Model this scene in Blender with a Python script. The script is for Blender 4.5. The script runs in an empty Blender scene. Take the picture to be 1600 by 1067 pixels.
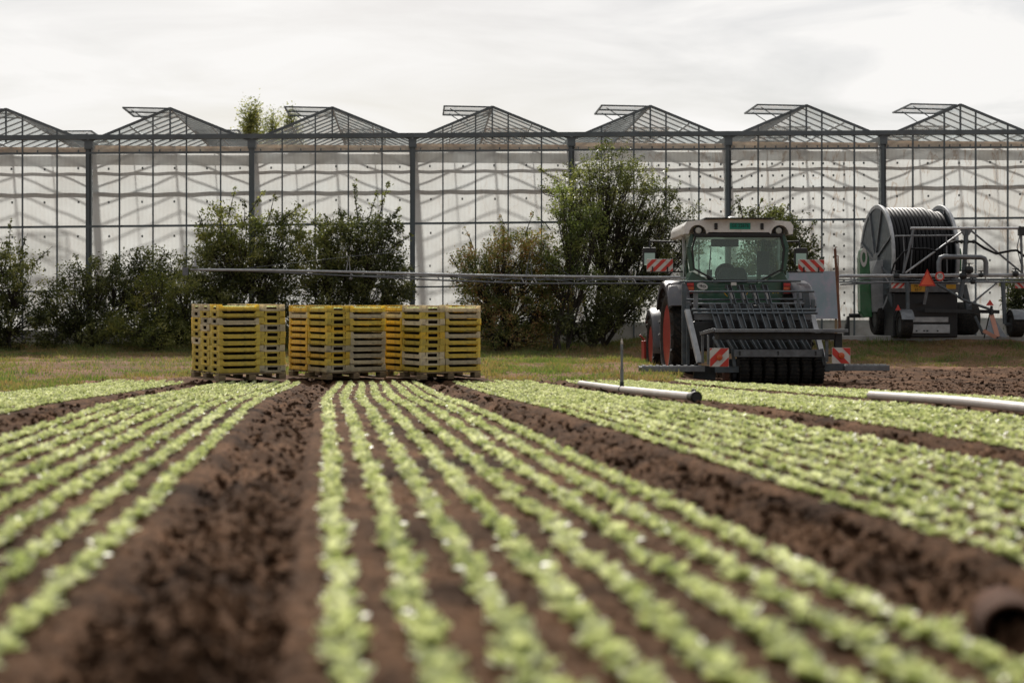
import bpy, math, random
import numpy as np
from mathutils import Vector, Matrix

rnd = random.Random(7)
rng = np.random.default_rng(7)
R = math.radians
C = bpy.context.scene.collection
scene = bpy.context.scene

# ------------------------------------------------------------------ camera
EYE = 0.55
FPX = 2450.0                      # focal length in pixels of the 1600 px photograph
cam_d = bpy.data.cameras.new('camera')
cam = bpy.data.objects.new('camera', cam_d)
C.objects.link(cam)
cam.location = (0, 0, EYE)
cam.rotation_euler = (R(90), 0, 0)
cam_d.sensor_width = 36
cam_d.lens = 36 * FPX / 1600
cam_d.clip_start = 0.05
cam_d.clip_end = 2000
cam_d.dof.use_dof = True
cam_d.dof.focus_distance = 24.5
cam_d.dof.aperture_fstop = 2.1
scene.camera = cam

# ------------------------------------------------------------------ light
SUN_EL, SUN_AZ = 38.0, -6.6       # azimuth from +Y, negative = to the left
world = bpy.data.worlds.new('World')
scene.world = world
world.use_nodes = True
nt = world.node_tree
nt.nodes.clear()
out = nt.nodes.new('ShaderNodeOutputWorld')
sky = nt.nodes.new('ShaderNodeTexSky')
sky.sky_type = 'NISHITA'
sky.sun_disc = False
sky.sun_elevation = R(SUN_EL)
sky.sun_rotation = R(SUN_AZ)
sky.air_density = 1.0
sky.dust_density = 2.0
bg1 = nt.nodes.new('ShaderNodeBackground')
bg1.inputs['Strength'].default_value = 0.055
nt.links.new(sky.outputs[0], bg1.inputs['Color'])
# thin high cloud veil over the blue sky, streaked along the horizon
tc = nt.nodes.new('ShaderNodeTexCoord')
mp = nt.nodes.new('ShaderNodeMapping')
mp.inputs['Scale'].default_value = (2.6, 2.6, 13.0)
mp.inputs['Rotation'].default_value = (0, R(5), 0)
nt.links.new(tc.outputs['Generated'], mp.inputs['Vector'])
n1 = nt.nodes.new('ShaderNodeTexNoise')
n1.inputs['Scale'].default_value = 2.1
n1.inputs['Detail'].default_value = 7
n1.inputs['Roughness'].default_value = 0.55
n1.inputs['Distortion'].default_value = 0.6
nt.links.new(mp.outputs[0], n1.inputs['Vector'])
cr = nt.nodes.new('ShaderNodeValToRGB')
cr.color_ramp.elements[0].position = 0.33
cr.color_ramp.elements[0].color = (0.25, 0.25, 0.25, 1)
cr.color_ramp.elements[1].position = 0.58
cr.color_ramp.elements[1].color = (0.97, 0.97, 0.97, 1)
nt.links.new(n1.outputs['Fac'], cr.inputs[0])
bg2 = nt.nodes.new('ShaderNodeBackground')
bg2.inputs['Color'].default_value = (0.875, 0.86, 0.84, 1)
# forward scattering: the veil is brightest round the sun and dims away from it
dp = nt.nodes.new('ShaderNodeVectorMath'); dp.operation = 'DOT_PRODUCT'
_e, _a = R(SUN_EL), R(SUN_AZ)
dp.inputs[1].default_value = (math.sin(_a) * math.cos(_e), math.cos(_a) * math.cos(_e), math.sin(_e))
nt.links.new(tc.outputs['Generated'], dp.inputs[0])
fs_ = nt.nodes.new('ShaderNodeMapRange')
fs_.interpolation_type = 'SMOOTHSTEP'
fs_.inputs[1].default_value = -0.3; fs_.inputs[2].default_value = 0.85
fs_.inputs[3].default_value = 0.48; fs_.inputs[4].default_value = 1.0
nt.links.new(dp.outputs['Value'], fs_.inputs[0])
nt.links.new(fs_.outputs[0], bg2.inputs['Strength'])
ms = nt.nodes.new('ShaderNodeMixShader')
nt.links.new(cr.outputs[0], ms.inputs[0])
nt.links.new(bg1.outputs[0], ms.inputs[1])
nt.links.new(bg2.outputs[0], ms.inputs[2])
nt.links.new(ms.outputs[0], out.inputs['Surface'])

sd = bpy.data.lights.new('sun', 'SUN')
sd.energy = 5.0
sd.angle = R(1.4)
sd.color = (1.0, 0.945, 0.87)
so = bpy.data.objects.new('sun', sd)
C.objects.link(so)
e, a = R(SUN_EL), R(SUN_AZ)
sdir = Vector((math.sin(a) * math.cos(e), math.cos(a) * math.cos(e), math.sin(e)))
so.rotation_euler = sdir.to_track_quat('Z', 'Y').to_euler()
so.location = sdir * 60

vs = scene.view_settings
vs.view_transform = 'Standard'
vs.look = 'None'
vs.exposure = 0.15
vs.gamma = 1.0
vs.use_curve_mapping = False
scene.render.engine = 'CYCLES'
cy = scene.cycles
cy.max_bounces = 8
cy.diffuse_bounces = 3
cy.glossy_bounces = 3
cy.transmission_bounces = 4
cy.transparent_max_bounces = 40
cy.use_denoising = True
cy.sample_clamp_indirect = 4.0
cy.caustics_reflective = False
cy.caustics_refractive = False

# ------------------------------------------------------------------ helpers
class MB:
    def __init__(s):
        s.v, s.f = [], []
    def add(s, vs, fs):
        n = len(s.v)
        s.v += [tuple(p) for p in vs]
        s.f += [tuple(n + i for i in f) for f in fs]
        return s
    def box(s, c, d, rot=None):
        hx, hy, hz = d[0] / 2, d[1] / 2, d[2] / 2
        P = [Vector((x, y, z)) for z in (-hz, hz) for y in (-hy, hy) for x in (-hx, hx)]
        if rot is not None:
            P = [rot @ p for p in P]
        c = Vector(c)
        return s.add([p + c for p in P], [(0, 2, 3, 1), (4, 5, 7, 6), (0, 1, 5, 4), (2, 6, 7, 3), (0, 4, 6, 2), (1, 3, 7, 5)])
    def bar(s, p0, p1, w, h, up=(0, 0, 1)):
        p0, p1 = Vector(p0), Vector(p1)
        d = (p1 - p0)
        L = d.length
        d.normalize()
        u = Vector(up)
        if abs(d.dot(u)) > 0.98:
            u = Vector((0, 1, 0))
        x = d.cross(u).normalized()
        z = x.cross(d).normalized()
        rot = Matrix((x, d, z)).transposed()
        return s.box((p0 + p1) / 2, (w, L, h), rot)
    def tube(s, p0, p1, r, n=8, r2=None, caps=True):
        return s.path([p0, p1], [r, r if r2 is None else r2], n, caps)
    def path(s, pts, r, n=8, caps=True):
        pts = [Vector(p) for p in pts]
        if not isinstance(r, (list, tuple)):
            r = [r] * len(pts)
        V, F = [], []
        ref = None
        for i, p in enumerate(pts):
            if i == 0:
                d = pts[1] - p
            elif i == len(pts) - 1:
                d = p - pts[i - 1]
            else:
                d = (pts[i + 1] - pts[i - 1])
            d = d.normalized()
            if ref is None:
                ref = Vector((0, 0, 1)) if abs(d.z) < 0.9 else Vector((0, 1, 0))
            x = d.cross(ref)
            if x.length < 1e-5:
                x = d.cross(Vector((1, 0, 0)))
            x.normalize()
            y = x.cross(d).normalized()
            ref = y
            for k in range(n):
                t = 2 * math.pi * k / n
                V.append(p + (x * math.cos(t) + y * math.sin(t)) * r[i])
        for i in range(len(pts) - 1):
            for k in range(n):
                k2 = (k + 1) % n
                F.append((i * n + k, i * n + k2, (i + 1) * n + k2, (i + 1) * n + k))
        if caps:
            F.append(tuple(range(n - 1, -1, -1)))
            F.append(tuple((len(pts) - 1) * n + k for k in range(n)))
        return s.add(V, F)
    def lathe(s, prof, n=32, axis='x', c=(0, 0, 0)):
        # prof: list of (along axis, radius)
        V, F = [], []
        for a_, r_ in prof:
            for k in range(n):
                t = 2 * math.pi * k / n
                p, q = r_ * math.cos(t), r_ * math.sin(t)
                v = {'x': (a_, p, q), 'y': (p, a_, q), 'z': (p, q, a_)}[axis]
                V.append((v[0] + c[0], v[1] + c[1], v[2] + c[2]))
        m = len(prof)
        for i in range(m - 1):
            for k in range(n):
                k2 = (k + 1) % n
                F.append((i * n + k, i * n + k2, (i + 1) * n + k2, (i + 1) * n + k))
        F.append(tuple(range(n)))
        F.append(tuple((m - 1) * n + k for k in range(n)))
        return s.add(V, F)
    def prism(s, poly, off):
        # poly: 3d points of one face, off: extrusion vector
        off = Vector(off)
        n = len(poly)
        V = [Vector(p) for p in poly] + [Vector(p) + off for p in poly]
        F = [tuple(range(n - 1, -1, -1)), tuple(range(n, 2 * n))]
        for i in range(n):
            j = (i + 1) % n
            F.append((i, j, n + j, n + i))
        return s.add(V, F)
    def mesh(s, name):
        me = bpy.data.meshes.new(name)
        me.from_pydata(s.v, [], s.f)
        me.update()
        return me
    def build(s, name, m, parent=None, smooth=False, bevel=0, label=None, kind=None):
        me = s.mesh(name)
        import bmesh
        bm = bmesh.new(); bm.from_mesh(me)
        bmesh.ops.recalc_face_normals(bm, faces=bm.faces)
        bm.to_mesh(me); bm.free()
        me.materials.append(m)
        if smooth:
            me.polygons.foreach_set('use_smooth', [True] * len(me.polygons))
            try:
                me.set_sharp_from_angle(angle=R(40))
            except Exception:
                pass
        o = bpy.data.objects.new(name, me)
        C.objects.link(o)
        if bevel:
            b = o.modifiers.new('bevel', 'BEVEL')
            b.width = bevel; b.segments = 2; b.limit_method = 'ANGLE'
        if parent is not None:
            o.parent = parent
        if label: o['label'] = label
        if kind: o['kind'] = kind
        return o

def link_mesh(name, me, parent=None, loc=(0, 0, 0), rot=(0, 0, 0), scale=None):
    o = bpy.data.objects.new(name, me)
    C.objects.link(o)
    o.location = loc
    o.rotation_euler = rot
    if scale is not None:
        o.scale = scale
    if parent is not None:
        o.parent = parent
    return o

def tag(o, label=None, cat=None, group=None, kind=None):
    if label: o['label'] = label
    if cat: o['category'] = cat
    if group: o['group'] = group
    if kind: o['kind'] = kind
    return o

def thing(name, loc, rz=0, label=None, cat=None, group=None, rx=0):
    o = bpy.data.objects.new(name, None)
    C.objects.link(o)
    o.empty_display_size = 0.1
    o.location = loc
    o.rotation_euler = (rx, 0, rz)
    return tag(o, label, cat, group)

def np_mesh(name, V, F, m, smooth=False):
    """V (n,3) array, F (k,q) array of equal-sized faces"""
    me = bpy.data.meshes.new(name)
    V = np.asarray(V, dtype=np.float32); F = np.asarray(F, dtype=np.int32)
    me.vertices.add(len(V)); me.vertices.foreach_set('co', V.ravel())
    q = F.shape[1]
    me.loops.add(F.size); me.loops.foreach_set('vertex_index', F.ravel())
    me.polygons.add(len(F))
    me.polygons.foreach_set('loop_start', np.arange(0, F.size, q, dtype=np.int32))
    me.polygons.foreach_set('loop_total', np.full(len(F), q, dtype=np.int32))
    if smooth:
        me.polygons.foreach_set('use_smooth', np.ones(len(F), dtype=bool))
    me.update(calc_edges=True)
    me.validate()
    if m: me.materials.append(m)
    return me

# ---- lattice noise (numpy)
def vnoise(x, y, seed=0):
    xi = np.floor(x).astype(np.int64); yi = np.floor(y).astype(np.int64)
    xf = x - xi; yf = y - yi
    xf = xf * xf * (3 - 2 * xf); yf = yf * yf * (3 - 2 * yf)
    def h(a, b):
        n = (a * 374761393 + b * 668265263 + seed * 1274126177) & 0xffffffff
        n = ((n ^ (n >> 13)) * 1103515245) & 0xffffffff
        n = (n ^ (n >> 16)) & 0xffffff
        return n / float(0xffffff)
    a = h(xi, yi); b = h(xi + 1, yi); c = h(xi, yi + 1); d = h(xi + 1, yi + 1)
    return (a * (1 - xf) + b * xf) * (1 - yf) + (c * (1 - xf) + d * xf) * yf - 0.5

def sstep(t):
    t = np.clip(t, 0, 1)
    return t * t * (3 - 2 * t)

# ---- terrain
PL_Y = [-60, 0, 11.5, 16.3, 20, 21.5, 22.9, 24.3, 26.5, 30, 36, 38, 41, 200]
PL_Z = [-.75, -.547, -.49, -.545, -.575, -.59, -.575, -.53, -.45, -.38, -.24, -.12, -.05, .3]
PR_Y = [-60, 0, 11.5, 16.3, 20, 24.8, 27.5, 30, 32, 34, 36, 41, 200]
PR_Z = [-.75, -.547, -.49, -.545, -.60, -.66, -.62, -.56, -.50, -.28, .08, .12, .3]
def zg(X, Y):
    X = np.asarray(X, float); Y = np.asarray(Y, float)
    l = np.interp(Y, PL_Y, PL_Z); r = np.interp(Y, PR_Y, PR_Z)
    t = sstep((X - 2.0) / 1.8)
    return EYE + l * (1 - t) + r * t
def bend(Y):
    return 0.20 * sstep((np.asarray(Y, float) - 13) / 9.5)
def c_of(X, Y):
    return X - bend(Y) + 0.1204 * Y
def x_of(c, Y):
    return c + bend(Y) - 0.1204 * Y
BEDS = {'Y': 1.0}
FIRST = 0.032
PITCH = 1.635
beds = []          # first row offset of each planted bed
for k in range(-2, 4):
    beds.append(FIRST + k * PITCH)
def in_bed(c):
    """1 inside the planted strips, 0 in the wheel paths"""
    m = np.zeros_like(c)
    for b in beds:
        m = np.maximum(m, sstep((c - (b - 0.13)) / 0.05) * sstep(((b + 1.05 + 0.13) - c) / 0.05))
    return m
def edge_y(X):
    return 22.9 + 1.3 * sstep((np.asarray(X, float) + 5.1) / .4) * sstep((-0.2 - np.asarray(X, float)) / .4) + 8.6 * sstep((np.asarray(X, float) - 2.2) / 1.6)  # dark soil carried on under the pallets to stand for their shade
def is_soil(X, Y):
    wob = 0.25 * vnoise(X * 1.3, Y * 1.3, 5)
    return (Y < edge_y(X) + wob) & (c_of(X, Y) > beds[0] - 0.22 + wob * 0.3)
def micro(X, Y):
    c = c_of(X, Y)
    bed = in_bed(c)
    cl = (vnoise(X * 14, Y * 14, 1) * 0.013 + vnoise(X * 29, Y * 29, 2) * 0.015 + vnoise(X * 4, Y * 2.2, 3) * 0.016
          + vnoise(X * 55, Y * 55, 8) * 0.017)
    cl2 = np.maximum(vnoise(X * 23, Y * 21, 9) + .12, 0) ** 2 * 0.025
    cl = cl + 0.014 * np.sin(2 * np.pi * (Y + 0.10 * np.sin(9 * X) + 0.05 * vnoise(X * 6, Y * 6, 14)) / 0.17) * (vnoise(X * 3, Y * 1.2, 15) + 0.5)
    flat = vnoise(X * 40, Y * 40, 4) * 0.014 + vnoise(X * 16, Y * 16, 6) * 0.012
    # wheel ruts in the paths: lower with a crumbled lip
    path = (1 - bed)
    # furrow pressed along each bed edge, with a low lip inside it
    fur = np.zeros_like(c)
    for b0 in beds:
        for ed, sg in ((b0 - 0.14, -1), (b0 + 1.19, 1)):
            q = (c - ed) * sg
            fur += (-0.030 + 0.05 * vnoise(X * 16, Y * 16, 17)) * np.exp(-((q - 0.03) / 0.035) ** 2) + (0.016 + 0.05 * vnoise(X * 12, Y * 9, 18)) * np.exp(-((q - 0.11) / 0.05) ** 2)
    dip = -0.025 * path + fur
    return bed * flat + path * (cl + cl2) + dip

def P(px, py, D):
    """photograph pixel at a distance -> world point"""
    return Vector(((px - 800) * D / FPX, D, EYE + (533.5 - py) * D / FPX))

# ------------------------------------------------------------------ materials
def node_mat(name):
    m = bpy.data.materials.new(name)
    m.use_nodes = True
    t = m.node_tree
    b = t.nodes['Principled BSDF']
    return m, t, b
def lerp(a, b, k):
    return tuple(a[i] * (1 - k) + b[i] * k for i in range(3))
def mat(name, c1, c2=None, rough=0.6, metal=0.0, scale=6.0, bump=0.0, bscale=None, spec=0.5, trans=0.0, detail=5, coat=0.0,
        stretch=(1, 1, 1), dirt=None, dirt_amt=0.35, rand=0.0):
    m, t, b = node_mat(name)
    c2 = c2 or tuple(x * 0.8 for x in c1)
    tc = t.nodes.new('ShaderNodeTexCoord')
    mp = t.nodes.new('ShaderNodeMapping')
    mp.inputs['Scale'].default_value = stretch
    t.links.new(tc.outputs['Object'], mp.inputs['Vector'])
    n = t.nodes.new('ShaderNodeTexNoise')
    n.inputs['Scale'].default_value = scale
    n.inputs['Detail'].default_value = detail
    t.links.new(mp.outputs[0], n.inputs['Vector'])
    r = t.nodes.new('ShaderNodeValToRGB')
    r.color_ramp.elements[0].position = 0.35
    r.color_ramp.elements[0].color = (*c2, 1)
    r.color_ramp.elements[1].position = 0.65
    r.color_ramp.elements[1].color = (*c1, 1)
    t.links.new(n.outputs['Fac'], r.inputs[0])
    col = r.outputs[0]
    if dirt:
        n3 = t.nodes.new('ShaderNodeTexNoise')
        n3.inputs['Scale'].default_value = scale * 2.7
        n3.inputs['Detail'].default_value = 8
        n3.inputs['Roughness'].default_value = 0.7
        t.links.new(tc.outputs['Object'], n3.inputs['Vector'])
        mr = t.nodes.new('ShaderNodeMapRange')
        mr.inputs[1].default_value = 0.48; mr.inputs[2].default_value = 0.72
        mr.inputs[3].default_value = 0; mr.inputs[4].default_value = dirt_amt * 2
        t.links.new(n3.outputs['Fac'], mr.inputs[0])
        mx = t.nodes.new('ShaderNodeMixRGB')
        mx.inputs[2].default_value = (*dirt, 1)
        t.links.new(mr.outputs[0], mx.inputs[0])
        t.links.new(col, mx.inputs[1])
        col = mx.outputs[0]
    if rand:
        oi = t.nodes.new('ShaderNodeObjectInfo')
        hs = t.nodes.new('ShaderNodeHueSaturation')
        mr = t.nodes.new('ShaderNodeMapRange')
        mr.inputs[3].default_value = 1 - rand; mr.inputs[4].default_value = 1 + rand
        t.links.new(oi.outputs['Random'], mr.inputs[0])
        t.links.new(mr.outputs[0], hs.inputs['Value'])
        t.links.new(col, hs.inputs['Color'])
        col = hs.outputs[0]
    t.links.new(col, b.inputs['Base Color'])
    b.inputs['Roughness'].default_value = rough
    b.inputs['Metallic'].default_value = metal
    b.inputs['Specular IOR Level'].default_value = spec
    b.inputs['Coat Weight'].default_value = coat
    if bump:
        n2 = t.nodes.new('ShaderNodeTexNoise')
        n2.inputs['Scale'].default_value = bscale or scale * 4
        n2.inputs['Detail'].default_value = 6
        t.links.new(mp.outputs[0], n2.inputs['Vector'])
        bp = t.nodes.new('ShaderNodeBump')
        bp.inputs['Strength'].default_value = bump
        bp.inputs['Distance'].default_value = 0.02
        t.links.new(n2.outputs['Fac'], bp.inputs['Height'])
        t.links.new(bp.outputs[0], b.inputs['Normal'])
    if trans:
        o = t.nodes['Material Output']
        tr = t.nodes.new('ShaderNodeBsdfTranslucent')
        t.links.new(col, tr.inputs['Color'])
        mx = t.nodes.new('ShaderNodeMixShader')
        mx.inputs[0].default_value = trans
        t.links.new(b.outputs[0], mx.inputs[1])
        t.links.new(tr.outputs[0], mx.inputs[2])
        t.links.new(mx.outputs[0], o.inputs['Surface'])
    return m

def leaf_mat(name, cols, trans=0.45, rough=0.45, spec=0.5, tcol=1.4, scale=3.0, fine=40.0, tb=0.6):
    """leaves: hue varies from clump to clump and from leaf to leaf"""
    m, t, b = node_mat(name)
    tc = t.nodes.new('ShaderNodeTexCoord')
    n = t.nodes.new('ShaderNodeTexNoise'); n.inputs['Scale'].default_value = scale; n.inputs['Detail'].default_value = 2
    t.links.new(tc.outputs['Object'], n.inputs['Vector'])
    w = t.nodes.new('ShaderNodeTexWhiteNoise')
    sc = t.nodes.new('ShaderNodeVectorMath'); sc.operation = 'SCALE'; sc.inputs[3].default_value = fine
    fl = t.nodes.new('ShaderNodeVectorMath'); fl.operation = 'FLOOR'
    t.links.new(tc.outputs['Object'], sc.inputs[0]); t.links.new(sc.outputs[0], fl.inputs[0]); t.links.new(fl.outputs[0], w.inputs['Vector'])
    mm = t.nodes.new('ShaderNodeMath'); mm.operation = 'MULTIPLY_ADD'; mm.inputs[1].default_value = 0.5
    t.links.new(w.outputs['Value'], mm.inputs[0])
    m2 = t.nodes.new('ShaderNodeMath'); m2.operation = 'MULTIPLY_ADD'; m2.inputs[1].default_value = 1.6; m2.inputs[2].default_value = -0.55
    t.links.new(n.outputs['Fac'], m2.inputs[0]); t.links.new(m2.outputs[0], mm.inputs[2])
    r = t.nodes.new('ShaderNodeValToRGB')
    el = r.color_ramp.elements
    while len(el) < len(cols): el.new(0.5)
    for i, c in enumerate(cols):
        el[i].position = 0.1 + 0.8 * i / (len(cols) - 1); el[i].color = (*c, 1)
    t.links.new(mm.outputs[0], r.inputs[0])
    t.links.new(r.outputs[0], b.inputs['Base Color'])
    b.inputs['Roughness'].default_value = rough
    b.inputs['Specular IOR Level'].default_value = spec
    tr = t.nodes.new('ShaderNodeBsdfTranslucent')
    br = t.nodes.new('ShaderNodeMixRGB'); br.blend_type = 'MULTIPLY'; br.inputs[0].default_value = 1
    br.inputs[2].default_value = (tcol, tcol * 1.03, tcol * tb, 1)
    t.links.new(r.outputs[0], br.inputs[1]); t.links.new(br.outputs[0], tr.inputs['Color'])
    mx = t.nodes.new('ShaderNodeMixShader'); mx.inputs[0].default_value = trans
    t.links.new(b.outputs[0], mx.inputs[1]); t.links.new(tr.outputs[0], mx.inputs[2])
    t.links.new(mx.outputs[0], t.nodes['Material Output'].inputs['Surface'])
    return m

def glass_mat(name, tint=(0.9, 0.93, 0.92), refl=0.06, dirt=0.08, dirtcol=(0.6, 0.6, 0.56)):
    m, t, b = node_mat(name)
    t.nodes.remove(b)
    tr = t.nodes.new('ShaderNodeBsdfTransparent'); tr.inputs['Color'].default_value = (*tint, 1)
    gl = t.nodes.new('ShaderNodeBsdfGlossy'); gl.inputs['Roughness'].default_value = 0.03
    lw = t.nodes.new('ShaderNodeLayerWeight'); lw.inputs['Blend'].default_value = 0.5
    pw = t.nodes.new('ShaderNodeMath'); pw.operation = 'POWER'; pw.inputs[1].default_value = 5
    t.links.new(lw.outputs['Facing'], pw.inputs[0])
    fr = t.nodes.new('ShaderNodeMath'); fr.operation = 'MULTIPLY_ADD'; fr.inputs[1].default_value = 0.9; fr.inputs[2].default_value = refl
    t.links.new(pw.outputs[0], fr.inputs[0])
    mx = t.nodes.new('ShaderNodeMixShader')
    t.links.new(fr.outputs[0], mx.inputs[0]); t.links.new(tr.outputs[0], mx.inputs[1]); t.links.new(gl.outputs[0], mx.inputs[2])
    df = t.nodes.new('ShaderNodeBsdfDiffuse'); df.inputs['Color'].default_value = (*dirtcol, 1)
    tl = t.nodes.new('ShaderNodeBsdfTranslucent'); tl.inputs['Color'].default_value = (*dirtcol, 1)
    m2 = t.nodes.new('ShaderNodeMixShader'); m2.inputs[0].default_value = 0.5
    t.links.new(df.outputs[0], m2.inputs[1]); t.links.new(tl.outputs[0], m2.inputs[2])
    n = t.nodes.new('ShaderNodeTexNoise'); n.inputs['Scale'].default_value = 1.7; n.inputs['Detail'].default_value = 6
    tc = t.nodes.new('ShaderNodeTexCoord'); t.links.new(tc.outputs['Object'], n.inputs['Vector'])
    mr = t.nodes.new('ShaderNodeMapRange'); mr.inputs[1].default_value = 0.3; mr.inputs[2].default_value = 0.7
    mr.inputs[3].default_value = dirt * 0.5; mr.inputs[4].default_value = dirt * 1.5
    t.links.new(n.outputs['Fac'], mr.inputs[0])
    m3 = t.nodes.new('ShaderNodeMixShader')
    t.links.new(mr.outputs[0], m3.inputs[0]); t.links.new(mx.outputs[0], m3.inputs[1]); t.links.new(m2.outputs[0], m3.inputs[2])
    t.links.new(m3.outputs[0], t.nodes['Material Output'].inputs['Surface'])
    return m

M = {}
M['galv'] = mat('galvanised steel', (0.21, 0.225, 0.24), (0.14, 0.15, 0.165), rough=0.5, metal=0.5, scale=9, dirt=(0.12, 0.10, 0.08), dirt_amt=0.25)
M['galv_light'] = mat('bright zinc', (0.50, 0.51, 0.52), (0.36, 0.37, 0.38), rough=0.55, metal=0.5, scale=7)
M['steel_blue'] = mat('blue grey painted steel', (0.12, 0.145, 0.165), (0.08, 0.10, 0.115), rough=0.5, metal=0.3, scale=8, dirt=(0.11, 0.085, 0.06), dirt_amt=0.35)
M['steel_dark'] = mat('dark steel', (0.045, 0.05, 0.055), (0.025, 0.028, 0.03), rough=0.55, metal=0.3, scale=9, dirt=(0.07, 0.055, 0.04), dirt_amt=0.3)
M['gh_steel'] = mat('greenhouse steel', (0.15, 0.175, 0.19), (0.11, 0.13, 0.14), rough=0.55, metal=0.3, scale=2.0, dirt=(0.10, 0.09, 0.08), dirt_amt=0.2)
M['alu'] = mat('aluminium bar', (0.34, 0.35, 0.36), (0.24, 0.25, 0.26), rough=0.5, metal=0.4, scale=2.0)
M['rubber'] = mat('tyre rubber', (0.022, 0.021, 0.02), (0.014, 0.014, 0.014), rough=0.8, spec=0.2, scale=9, dirt=(0.10, 0.075, 0.055), dirt_amt=0.3)
M['black'] = mat('black plastic', (0.02, 0.02, 0.022), (0.014, 0.014, 0.015), rough=0.5, scale=9)
M['hose'] = mat('black pe pipe', (0.010, 0.010, 0.012), (0.007, 0.007, 0.008), rough=0.5, scale=3, spec=0.2)
M['seat'] = mat('dark grey upholstery', (0.06, 0.065, 0.075), (0.045, 0.05, 0.055), rough=0.8, scale=9)
M['green'] = mat('tractor green paint', (0.018, 0.085, 0.045), (0.014, 0.065, 0.035), rough=0.35, scale=4, coat=0.4, dirt=(0.09, 0.075, 0.055), dirt_amt=0.18)
M['green_lt'] = mat('reel green paint', (0.03, 0.16, 0.055), (0.025, 0.13, 0.045), rough=0.4, scale=4, coat=0.3, dirt=(0.1, 0.09, 0.06), dirt_amt=0.2)
M['cream'] = mat('off white roof paint', (0.82, 0.81, 0.78), (0.74, 0.73, 0.70), rough=0.4, scale=4, coat=0.2, dirt=(0.35, 0.3, 0.25), dirt_amt=0.2)
M['grey_pl'] = mat('grey fender plastic', (0.072, 0.072, 0.084), (0.056, 0.056, 0.066), rough=0.33, scale=4, dirt=(0.16, 0.13, 0.10), dirt_amt=0.2)
M['red'] = mat('red rim paint', (0.36, 0.024, 0.018), (0.27, 0.02, 0.016), rough=0.4, scale=5, dirt=(0.14, 0.06, 0.04), dirt_amt=0.3)
M['red_b'] = mat('red reflective sheet', (0.62, 0.05, 0.035), (0.55, 0.045, 0.03), rough=0.5, scale=8)
M['white_b'] = mat('white reflective sheet', (0.68, 0.66, 0.62), (0.58, 0.56, 0.52), rough=0.5, scale=8, dirt=(0.3, 0.25, 0.2), dirt_amt=0.15)
M['lens_red'] = mat('red lamp lens', (0.55, 0.03, 0.02), (0.45, 0.02, 0.015), rough=0.15, scale=30)
M['lens_org'] = mat('orange lamp lens', (0.62, 0.11, 0.03), (0.5, 0.08, 0.02), rough=0.2, scale=30)
M['lens_w'] = mat('lamp glass', (0.5, 0.5, 0.46), (0.35, 0.35, 0.32), rough=0.1, scale=30)
M['org'] = mat('orange fluorescent sheet', (0.95, 0.17, 0.08), (0.9, 0.15, 0.07), rough=0.5, scale=5)
M['slot_shade'] = mat('dark peat', (0.02, 0.016, 0.012), (0.012, 0.010, 0.008), rough=1.0, scale=20, spec=0.05)  # near-black filling so crate slots and hand holes read as shaded
M['org_f'] = mat('faded orange sheet', (0.50, 0.24, 0.17), (0.42, 0.2, 0.14), rough=0.6, scale=5)
M['plate_g'] = mat('green plate', (0.0, 0.30, 0.21), (0.0, 0.26, 0.18), rough=0.45, scale=8)
M['plate_y'] = mat('yellow plate', (0.75, 0.42, 0.05), (0.65, 0.35, 0.04), rough=0.45, scale=8)
M['ink'] = mat('black ink', (0.012, 0.012, 0.02), (0.01, 0.01, 0.015), rough=0.6)
M['ink_y'] = mat('yellow ink', (0.7, 0.5, 0.05), (0.6, 0.42, 0.04), rough=0.6)
M['rust'] = mat('rusty steel', (0.20, 0.09, 0.05), (0.12, 0.055, 0.035), rough=0.85, scale=14, bump=0.3)
M['pipe_w'] = mat('white irrigation pipe', (0.60, 0.55, 0.52), (0.50, 0.45, 0.42), rough=0.45, scale=3, dirt=(0.22, 0.15, 0.11), dirt_amt=0.2, stretch=(1, 0.3, 1))
M['wood'] = mat('pallet wood', (0.26, 0.19, 0.11), (0.17, 0.12, 0.07), rough=0.85, scale=8, bump=0.2, stretch=(1, 6, 6), rand=0.2)
M['crate_y'] = mat('yellow crate plastic', (0.94, 0.78, 0.17), (0.86, 0.68, 0.14), rough=0.5, scale=5, trans=0.42, dirt=(0.34, 0.26, 0.12), dirt_amt=0.28, rand=0.14)
M['crate_f'] = mat('faded crate plastic', (0.90, 0.80, 0.58), (0.80, 0.71, 0.50), rough=0.65, scale=5, trans=0.4, dirt=(0.34, 0.28, 0.2), dirt_amt=0.3, rand=0.15)
M['crate_o'] = mat('orange yellow crate plastic', (0.92, 0.60, 0.05), (0.80, 0.52, 0.045), rough=0.45, scale=5, trans=0.14, dirt=(0.25, 0.17, 0.08), dirt_amt=0.35, rand=0.12)
M['concrete'] = mat('concrete', (0.42, 0.41, 0.39), (0.32, 0.31, 0.30), rough=0.9, scale=3, bump=0.2, spec=0.1)
M['plinth'] = mat('white washed plinth', (0.66, 0.64, 0.60), (0.50, 0.48, 0.44), rough=0.8, scale=1.2, dirt=(0.3, 0.25, 0.2), dirt_amt=0.3)
M['board_bl'] = mat('faded blue lilac print', (0.36, 0.42, 0.50), (0.24, 0.34, 0.38), rough=0.5, scale=1.4, dirt=(0.50, 0.42, 0.52), dirt_amt=0.5)
M['bark'] = mat('bark', (0.05, 0.04, 0.03), (0.03, 0.025, 0.02), rough=0.9, scale=12, bump=0.4)
M['terracotta'] = mat('brown pipe', (0.10, 0.052, 0.034), (0.055, 0.03, 0.02), rough=0.9, scale=14, bump=0.6, spec=0.1)
M['glass'] = glass_mat('greenhouse glass', dirt=0.08)
M['glass_roof'] = glass_mat('greenhouse roof glass', tint=(0.94, 0.95, 0.95), dirt=0.10)
M['cab_glass'] = glass_mat('cab glass', tint=(0.78, 0.92, 0.86), dirt=0.05)
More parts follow.
